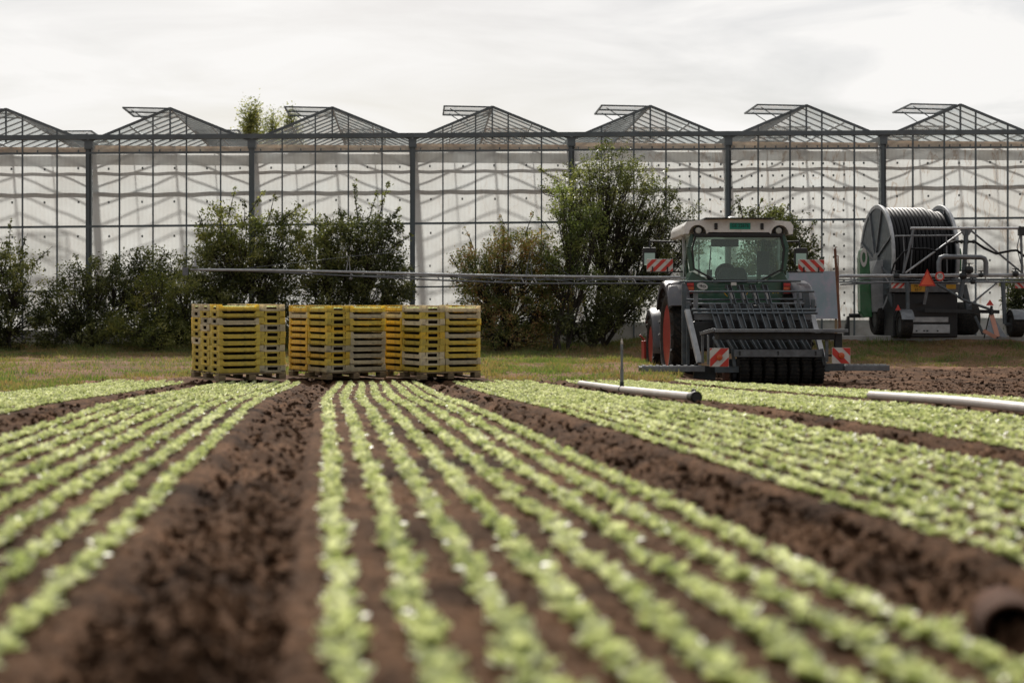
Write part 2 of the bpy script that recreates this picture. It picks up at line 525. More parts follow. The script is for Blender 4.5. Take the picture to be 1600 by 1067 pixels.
M['mirror'] = mat('mirror glass', (0.35, 0.42, 0.38), (0.3, 0.38, 0.33), rough=0.06, metal=1.0, scale=1)

# soil
def soil_mat():
    m, t, b = node_mat('tilled dark soil')
    tc = t.nodes.new('ShaderNodeTexCoord')
    n = t.nodes.new('ShaderNodeTexNoise'); n.inputs['Scale'].default_value = 1.3; n.inputs['Detail'].default_value = 9; n.inputs['Roughness'].default_value = 0.65
    n2 = t.nodes.new('ShaderNodeTexNoise'); n2.inputs['Scale'].default_value = 38; n2.inputs['Detail'].default_value = 5; n2.inputs['Roughness'].default_value = 0.7
    for k in (n, n2): t.links.new(tc.outputs['Object'], k.inputs['Vector'])
    r = t.nodes.new('ShaderNodeValToRGB')
    r.color_ramp.elements[0].position = 0.36; r.color_ramp.elements[0].color = (0.027, 0.0155, 0.0095, 1)
    r.color_ramp.elements[1].position = 0.64; r.color_ramp.elements[1].color = (0.112, 0.064, 0.038, 1)
    t.links.new(n.outputs['Fac'], r.inputs[0])
    r2 = t.nodes.new('ShaderNodeValToRGB')
    r2.color_ramp.elements[0].position = 0.35; r2.color_ramp.elements[0].color = (0.62, 0.62, 0.62, 1)
    r2.color_ramp.elements[1].position = 0.70; r2.color_ramp.elements[1].color = (2.1, 2.0, 1.9, 1)  # crumb tops lightened, hollows darkened: sun and shade put into the colour
    t.links.new(n2.outputs['Fac'], r2.inputs[0])
    mx = t.nodes.new('ShaderNodeMixRGB'); mx.blend_type = 'MULTIPLY'; mx.inputs[0].default_value = 1
    t.links.new(r.outputs[0], mx.inputs[1]); t.links.new(r2.outputs[0], mx.inputs[2])
    t.links.new(mx.outputs[0], b.inputs['Base Color'])
    b.inputs['Roughness'].default_value = 1.0
    b.inputs['Specular IOR Level'].default_value = 0.06
    bp = t.nodes.new('ShaderNodeBump'); bp.inputs['Strength'].default_value = 0.8; bp.inputs['Distance'].default_value = 0.015
    t.links.new(n2.outputs['Fac'], bp.inputs['Height']); t.links.new(bp.outputs[0], b.inputs['Normal'])
    return m
M['soil'] = soil_mat()
M['verge'] = mat('grassy earth', (0.22, 0.125, 0.08), (0.12, 0.08, 0.045), rough=0.9, scale=0.7, bump=0.6, bscale=25, detail=9, spec=0.03, stretch=(0.35, 1.2, 1))
M['grass'] = leaf_mat('grass blades', [(0.27, 0.17, 0.09), (0.21, 0.18, 0.08), (0.12, 0.17, 0.05), (0.085, 0.145, 0.035)], trans=0.45, scale=0.7, fine=30)
M['salad'] = leaf_mat('young lettuce leaf', [(0.25, 0.30, 0.12), (0.45, 0.49, 0.24), (0.63, 0.65, 0.42), (0.82, 0.83, 0.67)], trans=0.43, rough=0.42, spec=1.0, tcol=1.15, tb=0.72, scale=4, fine=80)  # palest stops put the whitish sheen of backlit leaves into the colour

def fabric_mat():
    """white shading fabric: translucent, faint folds, rust and algae stains"""
    m, t, b = node_mat('white shading fabric')
    tc = t.nodes.new('ShaderNodeTexCoord')
    n = t.nodes.new('ShaderNodeTexNoise'); n.inputs['Scale'].default_value = 0.9; n.inputs['Detail'].default_value = 8; n.inputs['Roughness'].default_value = 0.6
    t.links.new(tc.outputs['Object'], n.inputs['Vector'])
    r = t.nodes.new('ShaderNodeValToRGB')
    r.color_ramp.elements[0].position = 0.3; r.color_ramp.elements[0].color = (0.72, 0.70, 0.68, 1)
    r.color_ramp.elements[1].position = 0.65; r.color_ramp.elements[1].color = (0.84, 0.84, 0.84, 1)
    t.links.new(n.outputs['Fac'], r.inputs[0])
    # brownish run stains
    mp = t.nodes.new('ShaderNodeMapping'); mp.inputs['Scale'].default_value = (1.2, 1.2, 0.32)
    t.links.new(tc.outputs['Object'], mp.inputs['Vector'])
    n2 = t.nodes.new('ShaderNodeTexNoise'); n2.inputs['Scale'].default_value = 1.6; n2.inputs['Detail'].default_value = 10; n2.inputs['Distortion'].default_value = 1.2
    t.links.new(mp.outputs[0], n2.inputs['Vector'])
    mr = t.nodes.new('ShaderNodeValToRGB')
    el = mr.color_ramp.elements
    el[0].position = 0.485; el[0].color = (0, 0, 0, 1)
    el[1].position = 0.515; el[1].color = (0, 0, 0, 1)
    mid = el.new(0.5); mid.color = (0.75, 0.75, 0.75, 1)
    t.links.new(n2.outputs['Fac'], mr.inputs[0])
    # more stains towards the right-hand bays (world +x)
    n3 = t.nodes.new('ShaderNodeTexNoise'); n3.inputs['Scale'].default_value = 0.22
    t.links.new(tc.outputs['Object'], n3.inputs['Vector'])
    sp = t.nodes.new('ShaderNodeSeparateXYZ'); t.links.new(tc.outputs['Object'], sp.inputs[0])
    m4 = t.nodes.new('ShaderNodeMapRange'); m4.inputs[1].default_value = 8; m4.inputs[2].default_value = 19; m4.inputs[3].default_value = 0.12; m4.inputs[4].default_value = 0.8
    t.links.new(sp.outputs[0], m4.inputs[0])
    mu = t.nodes.new('ShaderNodeMath'); mu.operation = 'MULTIPLY'
    t.links.new(mr.outputs[0], mu.inputs[0]); t.links.new(m4.outputs[0], mu.inputs[1])
    mx = t.nodes.new('ShaderNodeMixRGB'); mx.inputs[2].default_value = (0.40, 0.25, 0.14, 1)
    t.links.new(mu.outputs[0], mx.inputs[0]); t.links.new(r.outputs[0], mx.inputs[1])
    # fine woven ripple
    wv = t.nodes.new('ShaderNodeTexWave'); wv.inputs['Scale'].default_value = 3.0; wv.inputs['Distortion'].default_value = 2.5; wv.inputs['Detail'].default_value = 3
    t.links.new(tc.outputs['Object'], wv.inputs['Vector'])
    r5 = t.nodes.new('ShaderNodeMapRange'); r5.inputs[3].default_value = 0.95; r5.inputs[4].default_value = 1.0
    t.links.new(wv.outputs['Fac'], r5.inputs[0])
    m5 = t.nodes.new('ShaderNodeMixRGB'); m5.blend_type = 'MULTIPLY'; m5.inputs[0].default_value = 1
    t.links.new(mx.outputs[0], m5.inputs[1]); t.links.new(r5.outputs[0], m5.inputs[2])
    b.inputs['Roughness'].default_value = 0.8
    b.inputs['Specular IOR Level'].default_value = 0.2
    t.links.new(m5.outputs[0], b.inputs['Base Color'])
    tr = t.nodes.new('ShaderNodeBsdfTranslucent'); t.links.new(m5.outputs[0], tr.inputs['Color'])
    ms = t.nodes.new('ShaderNodeMixShader'); ms.inputs[0].default_value = 0.68
    t.links.new(b.outputs[0], ms.inputs[1]); t.links.new(tr.outputs[0], ms.inputs[2])
    t.links.new(ms.outputs[0], t.nodes['Material Output'].inputs['Surface'])
    return m
M['fabric'] = fabric_mat()
M['hem'] = mat('beige hem fabric', (0.70, 0.60, 0.50), (0.62, 0.50, 0.40), rough=0.8, scale=2, trans=0.5, dirt=(0.35, 0.22, 0.14), dirt_amt=0.3)

# ------------------------------------------------------------------ ground
def ground():
    # fine fan of cells where the field can be seen, coarse sheet below for everything else
    NY, NX = 620, 560
    ys = 1.3 * (42 / 1.3) ** (np.arange(NY + 1) / NY)
    ts = np.linspace(-0.40, 0.40, NX + 1)
    Yg, Tg = np.meshgrid(ys, ts, indexing='ij')
    Xg = Yg * Tg
    soil = is_soil(Xg, Yg)
    Zs = zg(Xg, Yg) + micro(Xg, Yg)
    Zv = zg(Xg, Yg) + vnoise(Xg * 3, Yg * 3, 11) * 0.055 + vnoise(Xg * 11, Yg * 11, 12) * 0.035
    Z = np.where(soil, Zs, Zv)
    V = np.stack([Xg, Yg, Z], -1).reshape(-1, 3)
    idx = np.arange((NY + 1) * (NX + 1)).reshape(NY + 1, NX + 1)
    F = np.stack([idx[:-1, :-1], idx[:-1, 1:], idx[1:, 1:], idx[1:, :-1]], -1).reshape(-1, 4)
    Xc = (Xg[:-1, :-1] + Xg[1:, 1:]) / 2; Yc = (Yg[:-1, :-1] + Yg[1:, 1:]) / 2
    s = is_soil(Xc, Yc).ravel()
    road = ((Xc > 5.2) & (Yc > 36.5)).ravel()
    for nm, mask, m, lab in (('field_soil', s & ~road, M['soil'], 'dark brown tilled soil of the vegetable field'),
                             ('grass_verge', ~s & ~road, M['verge'], 'patchy grass verge with bare brown wheel tracks behind the field')):
        f = F[mask]
        u, inv = np.unique(f, return_inverse=True)
        me = np_mesh(nm, V[u], inv.reshape(-1, 4), m, smooth=True)
        tag(link_mesh(nm, me), lab, None, None, 'structure')
    # coarse land all round
    gx = np.concatenate([np.linspace(-900, -30, 14), np.linspace(-26, 30, 29), np.linspace(40, 900, 14)])
    gy = np.concatenate([np.linspace(-300, -10, 8), np.linspace(-6, 60, 34), np.linspace(80, 1500, 12)])
    Yg, Xg = np.meshgrid(gy, gx, indexing='ij')
    Z = zg(np.clip(Xg, -30, 30), Yg) - 0.09
    V = np.stack([Xg, Yg, Z], -1).reshape(-1, 3)
    idx = np.arange(len(gy) * len(gx)).reshape(len(gy), len(gx))
    F = np.stack([idx[:-1, :-1], idx[:-1, 1:], idx[1:, 1:], idx[1:, :-1]], -1).reshape(-1, 4)
    tag(link_mesh('land', np_mesh('land', V, F, M['verge'], smooth=True)), 'open farmland around the field', None, None, 'structure')
ground()

def soil_clods():
    rg = np.random.default_rng(99)
    ico = np.array([(0, -1, 1.6), (0, 1, 1.6), (0, -1, -1.6), (0, 1, -1.6), (1, 1.6, 0), (-1, 1.6, 0), (1, -1.6, 0), (-1, -1.6, 0), (1.6, 0, 1), (1.6, 0, -1), (-1.6, 0, 1), (-1.6, 0, -1)], float)
    ico /= np.linalg.norm(ico, axis=1)[:, None]
    fi = [(i, j, k) for i in range(12) for j in range(i + 1, 12) for k in range(j + 1, 12)
          if max(np.linalg.norm(ico[i] - ico[j]), np.linalg.norm(ico[j] - ico[k]), np.linalg.norm(ico[i] - ico[k])) < 1.1]
    fi = np.array(fi)
    n = 90000
    Y = 1.8 * (31 / 1.8) ** (rg.uniform(0, 1, n) ** 0.85)
    X = Y * rg.uniform(-0.36, 0.36, n)
    c = c_of(X, Y); bed = in_bed(c)
    path = (1 - bed)
    ok = is_soil(X, Y)
    ok &= rg.uniform(0, 1, n) < (0.12 + 0.40 * path + 0.2 * path * (Y > 9)) * (0.45 + 0.9 * np.clip(vnoise(X * 3, Y * 1.5, 61) + .5, 0, 1))
    X, Y, path = X[ok], Y[ok], path[ok]
    n = len(X)
    r_ = (0.0028 + 0.010 * rg.uniform(0, 1, n) ** 4.0) * (0.55 + 0.75 * path) * (1 + 0.035 * Y)
    big = rg.uniform(0, 1, n) < 0.015
    r_ = np.where(big & (path > .5), r_ * 1.7 + 0.006, r_)
    Z = zg(X, Y) + micro(X, Y) + r_ * 0.25
    V = ico[None] * rg.uniform(0.62, 1.25, (n, 12))[:, :, None] * r_[:, None, None] * np.stack([rg.uniform(.8, 1.4, n), rg.uniform(.8, 1.4, n), rg.uniform(.6, 1.0, n)], -1)[:, None, :]
    V = V + np.stack([X, Y, Z], -1)[:, None, :]
    F = fi[None] + (np.arange(n) * 12)[:, None, None]
    o = link_mesh('loose_soil', np_mesh('loose_soil', V.reshape(-1, 3), F.reshape(-1, 3), M['soil']))
    tag(o, 'loose crumbs and clods of dark soil scattered in the wheel paths', 'soil crumbs', None, 'stuff')
    print('clods', n)
soil_clods()

# ------------------------------------------------------------------ concrete road at the right
ROAD_Z = EYE + 0.135
b = MB()
b.box((19, 38.0, ROAD_Z - 0.15), (28, 4.6, 0.3))
tag(b.build('concrete_road', M['concrete'], bevel=0.02), 'pale concrete track running along the greenhouse', None, None, 'structure')

# ------------------------------------------------------------------ greenhouse
BAY = 4.0
GH = thing('greenhouse', P(138, 533.5, 38.77) - Vector((0, 0, EYE)) , R(3.6),
           'long multi-span glass greenhouse with white inner screens and open roof vents', 'greenhouse')
GH.location.z = 0
SL = 0.014
def G(u, v, z):
    return Vector((u, v, z + SL * u))
def zc(h):       # height above the camera at the first post -> z
    return EYE + h
Z_BEAM = zc(5.04); Z_EAVE = zc(4.93)
RISE = 0.82
NB0, NB1 = -2, 8
DEPTH = 34.0
Z_BASE = 0.25
# posts, beam, rails
beam = MB()
beam.bar(G(NB0 * BAY, 0.0, Z_BEAM), G(NB1 * BAY, 0.0, Z_BEAM), 0.14, 0.115)
beam.build('eaves_beam', M['gh_steel'], GH)
for h, w, nm in ((4.655, 0.05, 'rail'), (2.84, 0.055, 'rail'), (1.25, 0.04, 'rail')):
    b = MB(); b.bar(G(NB0 * BAY, 0.03, zc(h)), G(NB1 * BAY, 0.03, zc(h)), 0.04, w)
    b.build(nm, M['gh_steel'], GH)
b = MB()
b.box((0, 0, 0), (0.13, 0.16, 1.0))
post_me = b.mesh('post'); post_me.materials.append(M['gh_steel'])
for i in range(NB0, NB1 + 1):
    zt = Z_BEAM - 0.07 + SL * i * BAY
    o = link_mesh('post', post_me, GH, (i * BAY, 0.08, (zt + Z_BASE - 0.4) / 2), scale=(1, 1, zt - Z_BASE + 0.4))
    o = link_mesh('post_bracket', post_me, GH, (i * BAY, 0.075, zt - 0.11), scale=(1.45, 1.3, 0.22))
# mullions (four in every bay)
b = MB(); b.box((0, 0, 0), (0.035, 0.05, 1.0))
mul_me = b.mesh('mullion'); mul_me.materials.append(M['gh_steel'])
def gable_z(fr):     # height of the gable edge above the eave at fraction of the bay
    return RISE * (1 - abs(fr - 0.5) * 2)
for i in range(NB0, NB1):
    for k in range(5):
        fr = (k + 1) / 5 - 0.0 if k < 4 else 0.5
        fr = (0.19, 0.395, 0.60, 0.81, 0.5)[k]
        u = (i + fr) * BAY
        z1 = Z_EAVE + max(gable_z(fr), 0.08) + SL * u
        z0 = (Z_BASE + SL * u) if k < 4 else Z_EAVE + SL * u
        link_mesh('mullion', mul_me, GH, (u, 0.0, (z0 + z1) / 2), scale=(1, 1, z1 - z0))
# plinth, panelled in white
for i in range(NB0, NB1):
    b = MB(); b.box(G((i + 0.5) * BAY, 0.13, 0.42), (BAY - 0.02, 0.12, 0.85))
    b.build('plinth_panel', M['plinth'], GH, bevel=0.01)
# front panes: five columns, three rows in every bay
cols = (0.0, 0.19, 0.395, 0.60, 0.81, 1.0)
rows = (zc(0.2), zc(1.25), zc(2.84), zc(4.655), Z_BEAM)
for i in range(NB0, NB1):
    for k in range(5):
        u0, u1 = (i + cols[k]) * BAY + 0.02, (i + cols[k + 1]) * BAY - 0.02
        for j in range(4):
            z0, z1 = rows[j] + 0.02, rows[j + 1] - 0.02
            b = MB(); b.add([G(u0, 0.0, z0), G(u1, 0.0, z0), G(u1, 0.0, z1), G(u0, 0.0, z1)], [(0, 1, 2, 3)])
            me = b.mesh('pane'); me.materials.append(M['glass'])
            link_mesh('pane', me, GH)
        # gable pane
        f0, f1 = cols[k], cols[k + 1]
        pts = [(f0, 0), (f1, 0), (f1, gable_z(f1))]
        if f0 < 0.5 < f1: pts.append((0.5, RISE))
        pts.append((f0, gable_z(f0)))
        b = MB(); b.add([G((i + f) * BAY, 0.0, Z_EAVE + z) for f, z in pts], [tuple(range(len(pts)))])
        me = b.mesh('gable_pane'); me.materials.append(M['glass'])
        link_mesh('gable_pane', me, GH)
    for sgn in (0, 1):
        b = MB(); b.bar(G((i + sgn) * BAY, 0.0, Z_EAVE), G((i + 0.5) * BAY, 0.0, Z_EAVE + RISE), 0.05, 0.06)
        b.build('gable_rafter', M['gh_steel'], GH)
    # roof slopes of glass
    for sgn in (0, 1):
        b = MB(); b.add([G((i + sgn) * BAY, 0.03, Z_EAVE + 0.02), G((i + 0.5) * BAY, 0.03, Z_EAVE + RISE + 0.02),
                         G((i + 0.5) * BAY, DEPTH, Z_EAVE + RISE + 0.02), G((i + sgn) * BAY, DEPTH, Z_EAVE + 0.02)], [(0, 1, 2, 3)])
        me = b.mesh('roof_glass'); me.materials.append(M['glass_roof'])
        link_mesh('roof_glass', me, GH)
    b = MB(); b.bar(G((i + 0.5) * BAY, 0, Z_EAVE + RISE + 0.0), G((i + 0.5) * BAY, DEPTH, Z_EAVE + RISE + 0.0), 0.045, 0.05)
    b.build('ridge_bar', M['alu'], GH)
    for fr in (0.25, 0.75):
        b = MB(); b.bar(G((i + fr) * BAY, 0.1, Z_EAVE + RISE / 2 - 0.03), G((i + fr) * BAY, DEPTH, Z_EAVE + RISE / 2 - 0.03), 0.025, 0.03)
        b.build('purlin', M['alu'], GH)
for i in range(NB0, NB1 + 1):
    b = MB(); b.bar(G(i * BAY, 0.08, Z_EAVE - 0.04), G(i * BAY, DEPTH, Z_EAVE - 0.04), 0.20, 0.13)
    b.build('gutter', M['gh_steel'], GH)
# glazing bars: the 300 nearest as parts, the rest joined
bar_me = []
for sgn in (0, 1):
    b = MB(); b.bar(Vector((0, 0, 0)), Vector(((1 if sgn == 0 else -1) * BAY / 2, 0, RISE + 0.0)), 0.024, 0.035)
    me = b.mesh('glazing_bar'); me.materials.append(M['alu']); bar_me.append(me)
rest = MB(); cnt = 0
for kv in range(1, int(DEPTH / 0.6)):
    for i in range(NB0, NB1):
        for sgn in (0, 1):
            p0 = G((i + sgn) * BAY, kv * 0.6, Z_EAVE)
            if kv <= 14:
                link_mesh('glazing_bar', bar_me[sgn], GH, p0)
            else:
                rest.bar(p0, p0 + Vector(((1 if sgn == 0 else -1) * BAY / 2, 0, RISE)), 0.024, 0.035)
rest.build('far_glazing_bars', M['alu'], GH, kind='stuff')
# vents, opened flat from the ridge: left ones every 8 m, right ones between them
def vent_mesh(sgn):
    b = MB()
    L, W = 1.55, 1.2
    d = Vector((-1 if sgn == 0 else 1, 0, 0.012)).normalized()
    for y in (0, L / 2, L):
        b.bar(Vector((0, y, 0)), Vector((0, y, 0)) + d * W, 0.03, 0.035)
    b.bar(d * W, d * W + Vector((0, L, 0)), 0.04, 0.035)
    b.bar(d * 0.04, d * 0.04 + Vector((0, L, 0)), 0.04, 0.035)
    return b
for i in range(NB0, NB1):
    for v0 in (0.25, 4.3, 8.4, 12.6, 17, 21.5, 26):
        sgn = 0 if v0 in (0.25, 8.4, 17, 26) else 1
        apex = G((i + 0.5) * BAY, v0, Z_EAVE + RISE + 0.03)
        n_ = 1 if sgn == 0 else 2
        for q in range(n_):
            vb = vent_mesh(sgn)
            vb.v = [(p[0] + apex.x, p[1] + apex.y + q * 1.6, p[2] + apex.z) for p in vb.v]
            vo = vb.build('roof_vent', M['gh_steel'], GH)
            sx = -1 if sgn == 0 else 1
            g = MB(); g.add([apex + Vector((0, q * 1.6, 0.02)), apex + Vector((sx * 1.18, q * 1.6, 0.03)), apex + Vector((sx * 1.18, 1.55 + q * 1.6, 0.03)), apex + Vector((0, 1.55 + q * 1.6, 0.02))], [(0, 1, 2, 3)])
            me = g.mesh('vent_glass'); me.materials.append(M['glass_roof'])
            link_mesh('vent_glass', me, vo)
            for yy in (0.3, 1.25):
                a_ = MB(); a_.tube(apex + Vector((sx * 1.05, yy + q * 1.6, 0)), apex + Vector((sx * 0.55, yy + q * 1.6, -0.32)), 0.012, 6)
                a_.build('vent_arm', M['gh_steel'], vo)
# inner columns and lattice girders
col = MB(); col.box((0, 0, 0), (0.10, 0.10, 1))
col_me = col.mesh('inner_column'); col_me.materials.append(M['galv'])
for j in range(1, 8):
    v = j * 4.5
    for i in range(NB0, NB1 + 1):
        link_mesh('inner_column', col_me, GH, (i * BAY, v, (Z_EAVE + SL * i * BAY) / 2), scale=(1, 1, Z_EAVE + SL * i * BAY))
    b = MB()
    b.bar(G(NB0 * BAY, v, Z_EAVE - 0.12), G(NB1 * BAY, v, Z_EAVE - 0.12), 0.035, 0.035)
    b.bar(G(NB0 * BAY, v, Z_EAVE - 0.55), G(NB1 * BAY, v, Z_EAVE - 0.55), 0.035, 0.035)
    n_ = int((NB1 - NB0) * BAY / 0.5)
    for q in range(n_):
        u = NB0 * BAY + q * 0.5
        za, zb = (Z_EAVE - 0.12, Z_EAVE - 0.55) if q % 2 else (Z_EAVE - 0.55, Z_EAVE - 0.12)
        b.bar(G(u, v, za), G(u + 0.5, v, zb), 0.018, 0.018)
    b.build('lattice_girder', M['galv'], GH)
# white screens
for i in range(NB0, NB1):
    nu, nz = 40, 26
    u = np.linspace(i * BAY + 0.03, (i + 1) * BAY - 0.03, nu); z = np.linspace(0.3, zc(4.84), nz)
    U, Zz = np.meshgrid(u, z, indexing='ij')
    Vv = 0.36 + 0.018 * np.sin(U * 7 + i) * (0.4 + 0.6 * (Zz / 5)) + 0.03 * vnoise(U * 1.2, Zz * 0.7, 20 + i)
    V = np.stack([U, Vv, Zz + SL * U], -1).reshape(-1, 3)
    idx = np.arange(nu * nz).reshape(nu, nz)
    F = np.stack([idx[:-1, :-1], idx[1:, :-1], idx[1:, 1:], idx[:-1, 1:]], -1).reshape(-1, 4)
    link_mesh('screen', np_mesh('screen', V, F, M['fabric'], smooth=True), GH)
    # hem, overlap strip and the seam below
    b = MB(); b.box(G((i + 0.5) * BAY, 0.30, zc(4.77)), (BAY - 0.1, 0.012, 0.16)); b.build('hem', M['hem'], GH)
    b = MB(); b.box(G((i + 0.5) * BAY, 0.31, zc(4.50)), (BAY - 0.06, 0.008, 0.26)); b.build('overlap_strip', M['fabric'], GH)
    b = MB(); b.bar(G(i * BAY + 0.05, 0.45, zc(3.72)), G((i + 1) * BAY - 0.05, 0.45, zc(3.72)), 0.05, 0.07)
    b.build('screen_tube', M['galv'], GH)
    b = MB(); b.bar(G(i * BAY + 0.05, 0.50, zc(4.28)), G((i + 1) * BAY - 0.05, 0.50, zc(4.28)), 0.04, 0.05)
    b.build('screen_tube', M['galv'], GH)
    # dark clips
    cl = MB()
    dense = 3 <= i <= 4
    du, dz = (0.265, 0.30) if dense else (0.81, 0.84)
    u0 = i * BAY + (0.14 if dense else 0.45)
    uu = u0
    while uu < (i + 1) * BAY - 0.05:
        zz = 4.30
        while zz > 0.3:
            if not (i == 4 and uu > (i + 0.95) * BAY):
                cl.box(G(uu + rnd.uniform(-.015, .015), 0.30, zc(zz) + rnd.uniform(-.015, .015)), (0.04, 0.03, 0.055))
            zz -= dz
        uu += du
    uu = i * BAY + 0.2
    while uu < (i + 1) * BAY - 0.05:
        cl.box(G(uu, 0.285, zc(4.74)), (0.035, 0.02, 0.05)); uu += 0.27 if i > 2 else 0.5
    cl.build('screen_clips', M['steel_dark'], GH, kind='stuff')
# far wall of the house and side walls
b = MB()
for i in range(NB0, NB1 + 1):
    b.box(G(i * BAY, DEPTH, Z_EAVE / 2), (0.15, 0.15, Z_EAVE))
b.bar(G(NB0 * BAY, DEPTH, Z_EAVE), G(NB1 * BAY, DEPTH, Z_EAVE), 0.14, 0.13)
b.build('rear_wall_frame', M['gh_steel'], GH)
b = MB(); b.box((12, 17, 0.10), (40, 34, 0.1))
b.build('greenhouse_floor', M['concrete'], GH)

# ------------------------------------------------------------------ leaves and shrubs
def leaf_quads(P0, size, rg, aspect=0.55, flat=0.0):
    n = len(P0)
    a = rg.normal(size=(n, 3)); a[:, 2] -= 0.2
    a /= np.linalg.norm(a, axis=1)[:, None]
    b = rg.normal(size=(n, 3))
    b -= (b * a).sum(1)[:, None] * a
    b /= np.linalg.norm(b, axis=1)[:, None]
    L = size * rg.uniform(0.7, 1.35, n)[:, None]
    a = a * L / 2; b = b * L * aspect / 2
    V = np.stack([P0 - a, P0 + b * 0.9 - a * 0.1, P0 + a, P0 - b * 0.9 - a * 0.1], 1).reshape(-1, 3)
    F = np.arange(4 * n).reshape(-1, 4)
    return V, F

def shrub(name, label, cat, D, base_px, blobs, n_leaves, mats, leaf=0.072, sprigs=(), stems=4, depth=0.75, seed=1, group=None, gap=0.35, stem_r=0.035):
    rg = np.random.default_rng(seed)
    bx = (base_px - 800) * D / FPX
    zb = float(zg(bx, D))
    root = thing(name, (bx, D, zb), 0, label, cat, group)
    o = np.array([bx, D, zb])
    n_leaves = int(n_leaves * 1.55)
    tot = sum(r[2] * r[3] for r in blobs)
    branches = MB()
    leaves = []
    mx_i = []
    stem_tops = []
    for si in range(stems):
        a_ = rg.uniform(0, 2 * math.pi); q = rg.uniform(0.05, 0.35)
        stem_tops.append(np.array([q * math.cos(a_), q * math.sin(a_) * 0.6, 0]))
    for bi, bl in enumerate(blobs):
        px, py, rx, ry = bl[:4]
        mi = bl[4] if len(bl) > 4 else 0
        c = np.array(P(px, py, D)) - o
        rX, rZ = rx * D / FPX, ry * D / FPX
        rY = min(depth, rX * 1.1)
        nl = int(n_leaves * rx * ry / tot)
        ncl = max(6, nl // 55)
        # clump centres: uneven, more towards the skin
        d = rg.normal(size=(ncl, 3)); d /= np.linalg.norm(d, axis=1)[:, None]
        rr = rg.uniform(0.15, 1.0, ncl) ** 0.5
        cc = c + d * rr[:, None] * np.array([rX, rY, rZ])
        st = stem_tops[bi % stems]
        mid = (st * 0.5 + c * 0.55 + np.array([rg.normal() * .1, 0, 0])) if c[2] > 0.4 else c * 0.5
        low = np.array([st[0], st[1], 0.0])
        branches.path([low, (low * 0.6 + mid * 0.4) + np.array([rg.normal() * .05, rg.normal() * .05, 0]), mid], [stem_r, stem_r * .8, stem_r * .55], 6)
        for q in range(ncl):
            if cc[q][2] < 0.05: cc[q][2] = rg.uniform(0.05, 0.3)
            k = rg.uniform(0.3, 0.6)
            m1 = mid * (1 - k) + cc[q] * k + rg.normal(size=3) * 0.06
            branches.path([mid, m1, cc[q]], [stem_r * .35, stem_r * .22, 0.004], 4, caps=False)
            n_ = int(55 * rg.uniform(0.4, 1.6))
            sc_ = rg.uniform(0.09, 0.20)
            # clumps stretched along a twig
            tw = rg.normal(size=3); tw[2] = abs(tw[2]) * .6 + 0.2; tw[0] += 0.5 * np.sign(cc[q][0] - mid[0]); tw /= np.linalg.norm(tw)
            tt = rg.uniform(-1, 1, n_)
            pts = cc[q] + tw * tt[:, None] * sc_ * 1.3 + rg.normal(size=(n_, 3)) * sc_ * 0.45
            leaves.append(pts); mx_i += [mi] * n_
    for sp in sprigs:
        x0, y0, x1, y1 = sp[:4]
        p0 = np.array(P(x0, y0, D)) - o; p1 = np.array(P(x1, y1, D)) - o
        p0[1] = rg.uniform(-.3, .1); p1[1] = p0[1] + rg.uniform(-.15, .15)
        L = np.linalg.norm(p1 - p0)
        mdl = (p0 + p1) / 2 + rg.normal(size=3) * L * 0.06
        branches.path([p0, mdl, p1], [0.014, 0.010, 0.003], 5, caps=False)
        n_ = int(L * (sp[4] if len(sp) > 4 else 75))
        for k in range(n_ // 7 + 1):
            t_ = rg.uniform(0.0, 1)
            s0 = p0 * (1 - t_) + p1 * t_ if t_ > 0.5 else p0 * (1 - t_) + p1 * t_
            dv = rg.normal(size=3); dv[2] = abs(dv[2]); dv *= 0.14 * (1.15 - t_) / np.linalg.norm(dv) * rg.uniform(.5, 1.5)
            branches.tube(s0, s0 + dv, 0.004, 3, 0.002, caps=False)
            pts = s0 + dv * rg.uniform(0, 1, 7)[:, None] + rg.normal(size=(7, 3)) * 0.025
            leaves.append(pts); mx_i += [0] * 7
    Lp = np.concatenate(leaves); mx_i = np.array(mx_i)
    ok = Lp[:, 2] > 0.02
    Lp = Lp[ok]; mx_i = mx_i[ok]
    branches.build('trunk', M['bark'], root)
    for k in range(len(mats)):
        sel = Lp[mx_i == k]
        leaf = max(leaf, 0.058)
        if not len(sel): continue
        V, F = leaf_quads(sel, leaf, rg)
        link_mesh('crown', np_mesh('crown', V, F, mats[k]), root)
    return root

L_dark = leaf_mat('dark shrub leaf', [(0.035, 0.045, 0.018), (0.075, 0.088, 0.034), (0.15, 0.165, 0.06), (0.36, 0.36, 0.16)], trans=0.46, scale=1.6, fine=18)  # pale last stop stands in for glints on the leaves
L_mid = leaf_mat('mid green shrub leaf', [(0.05, 0.066, 0.022), (0.12, 0.14, 0.045), (0.24, 0.255, 0.085), (0.46, 0.43, 0.18)], trans=0.5, scale=1.6, fine=18)  # pale last stop paints leaf glints here too
L_lite = leaf_mat('yellow green shrub leaf', [(0.06, 0.075, 0.02), (0.12, 0.14, 0.035), (0.20, 0.20, 0.055), (0.32, 0.28, 0.09)], trans=0.5, scale=1.6, fine=18)
L_red = leaf_mat('autumn shrub leaf', [(0.06, 0.08, 0.028), (0.13, 0.16, 0.05), (0.23, 0.26, 0.085), (0.33, 0.31, 0.12), (0.44, 0.18, 0.09), (0.55, 0.50, 0.26)], trans=0.45, scale=2.4, fine=22)
L_fine = leaf_mat('bright narrow leaf', [(0.06, 0.085, 0.03), (0.12, 0.155, 0.05), (0.22, 0.26, 0.09), (0.30, 0.30, 0.12)], trans=0.5, scale=2.4, fine=22)

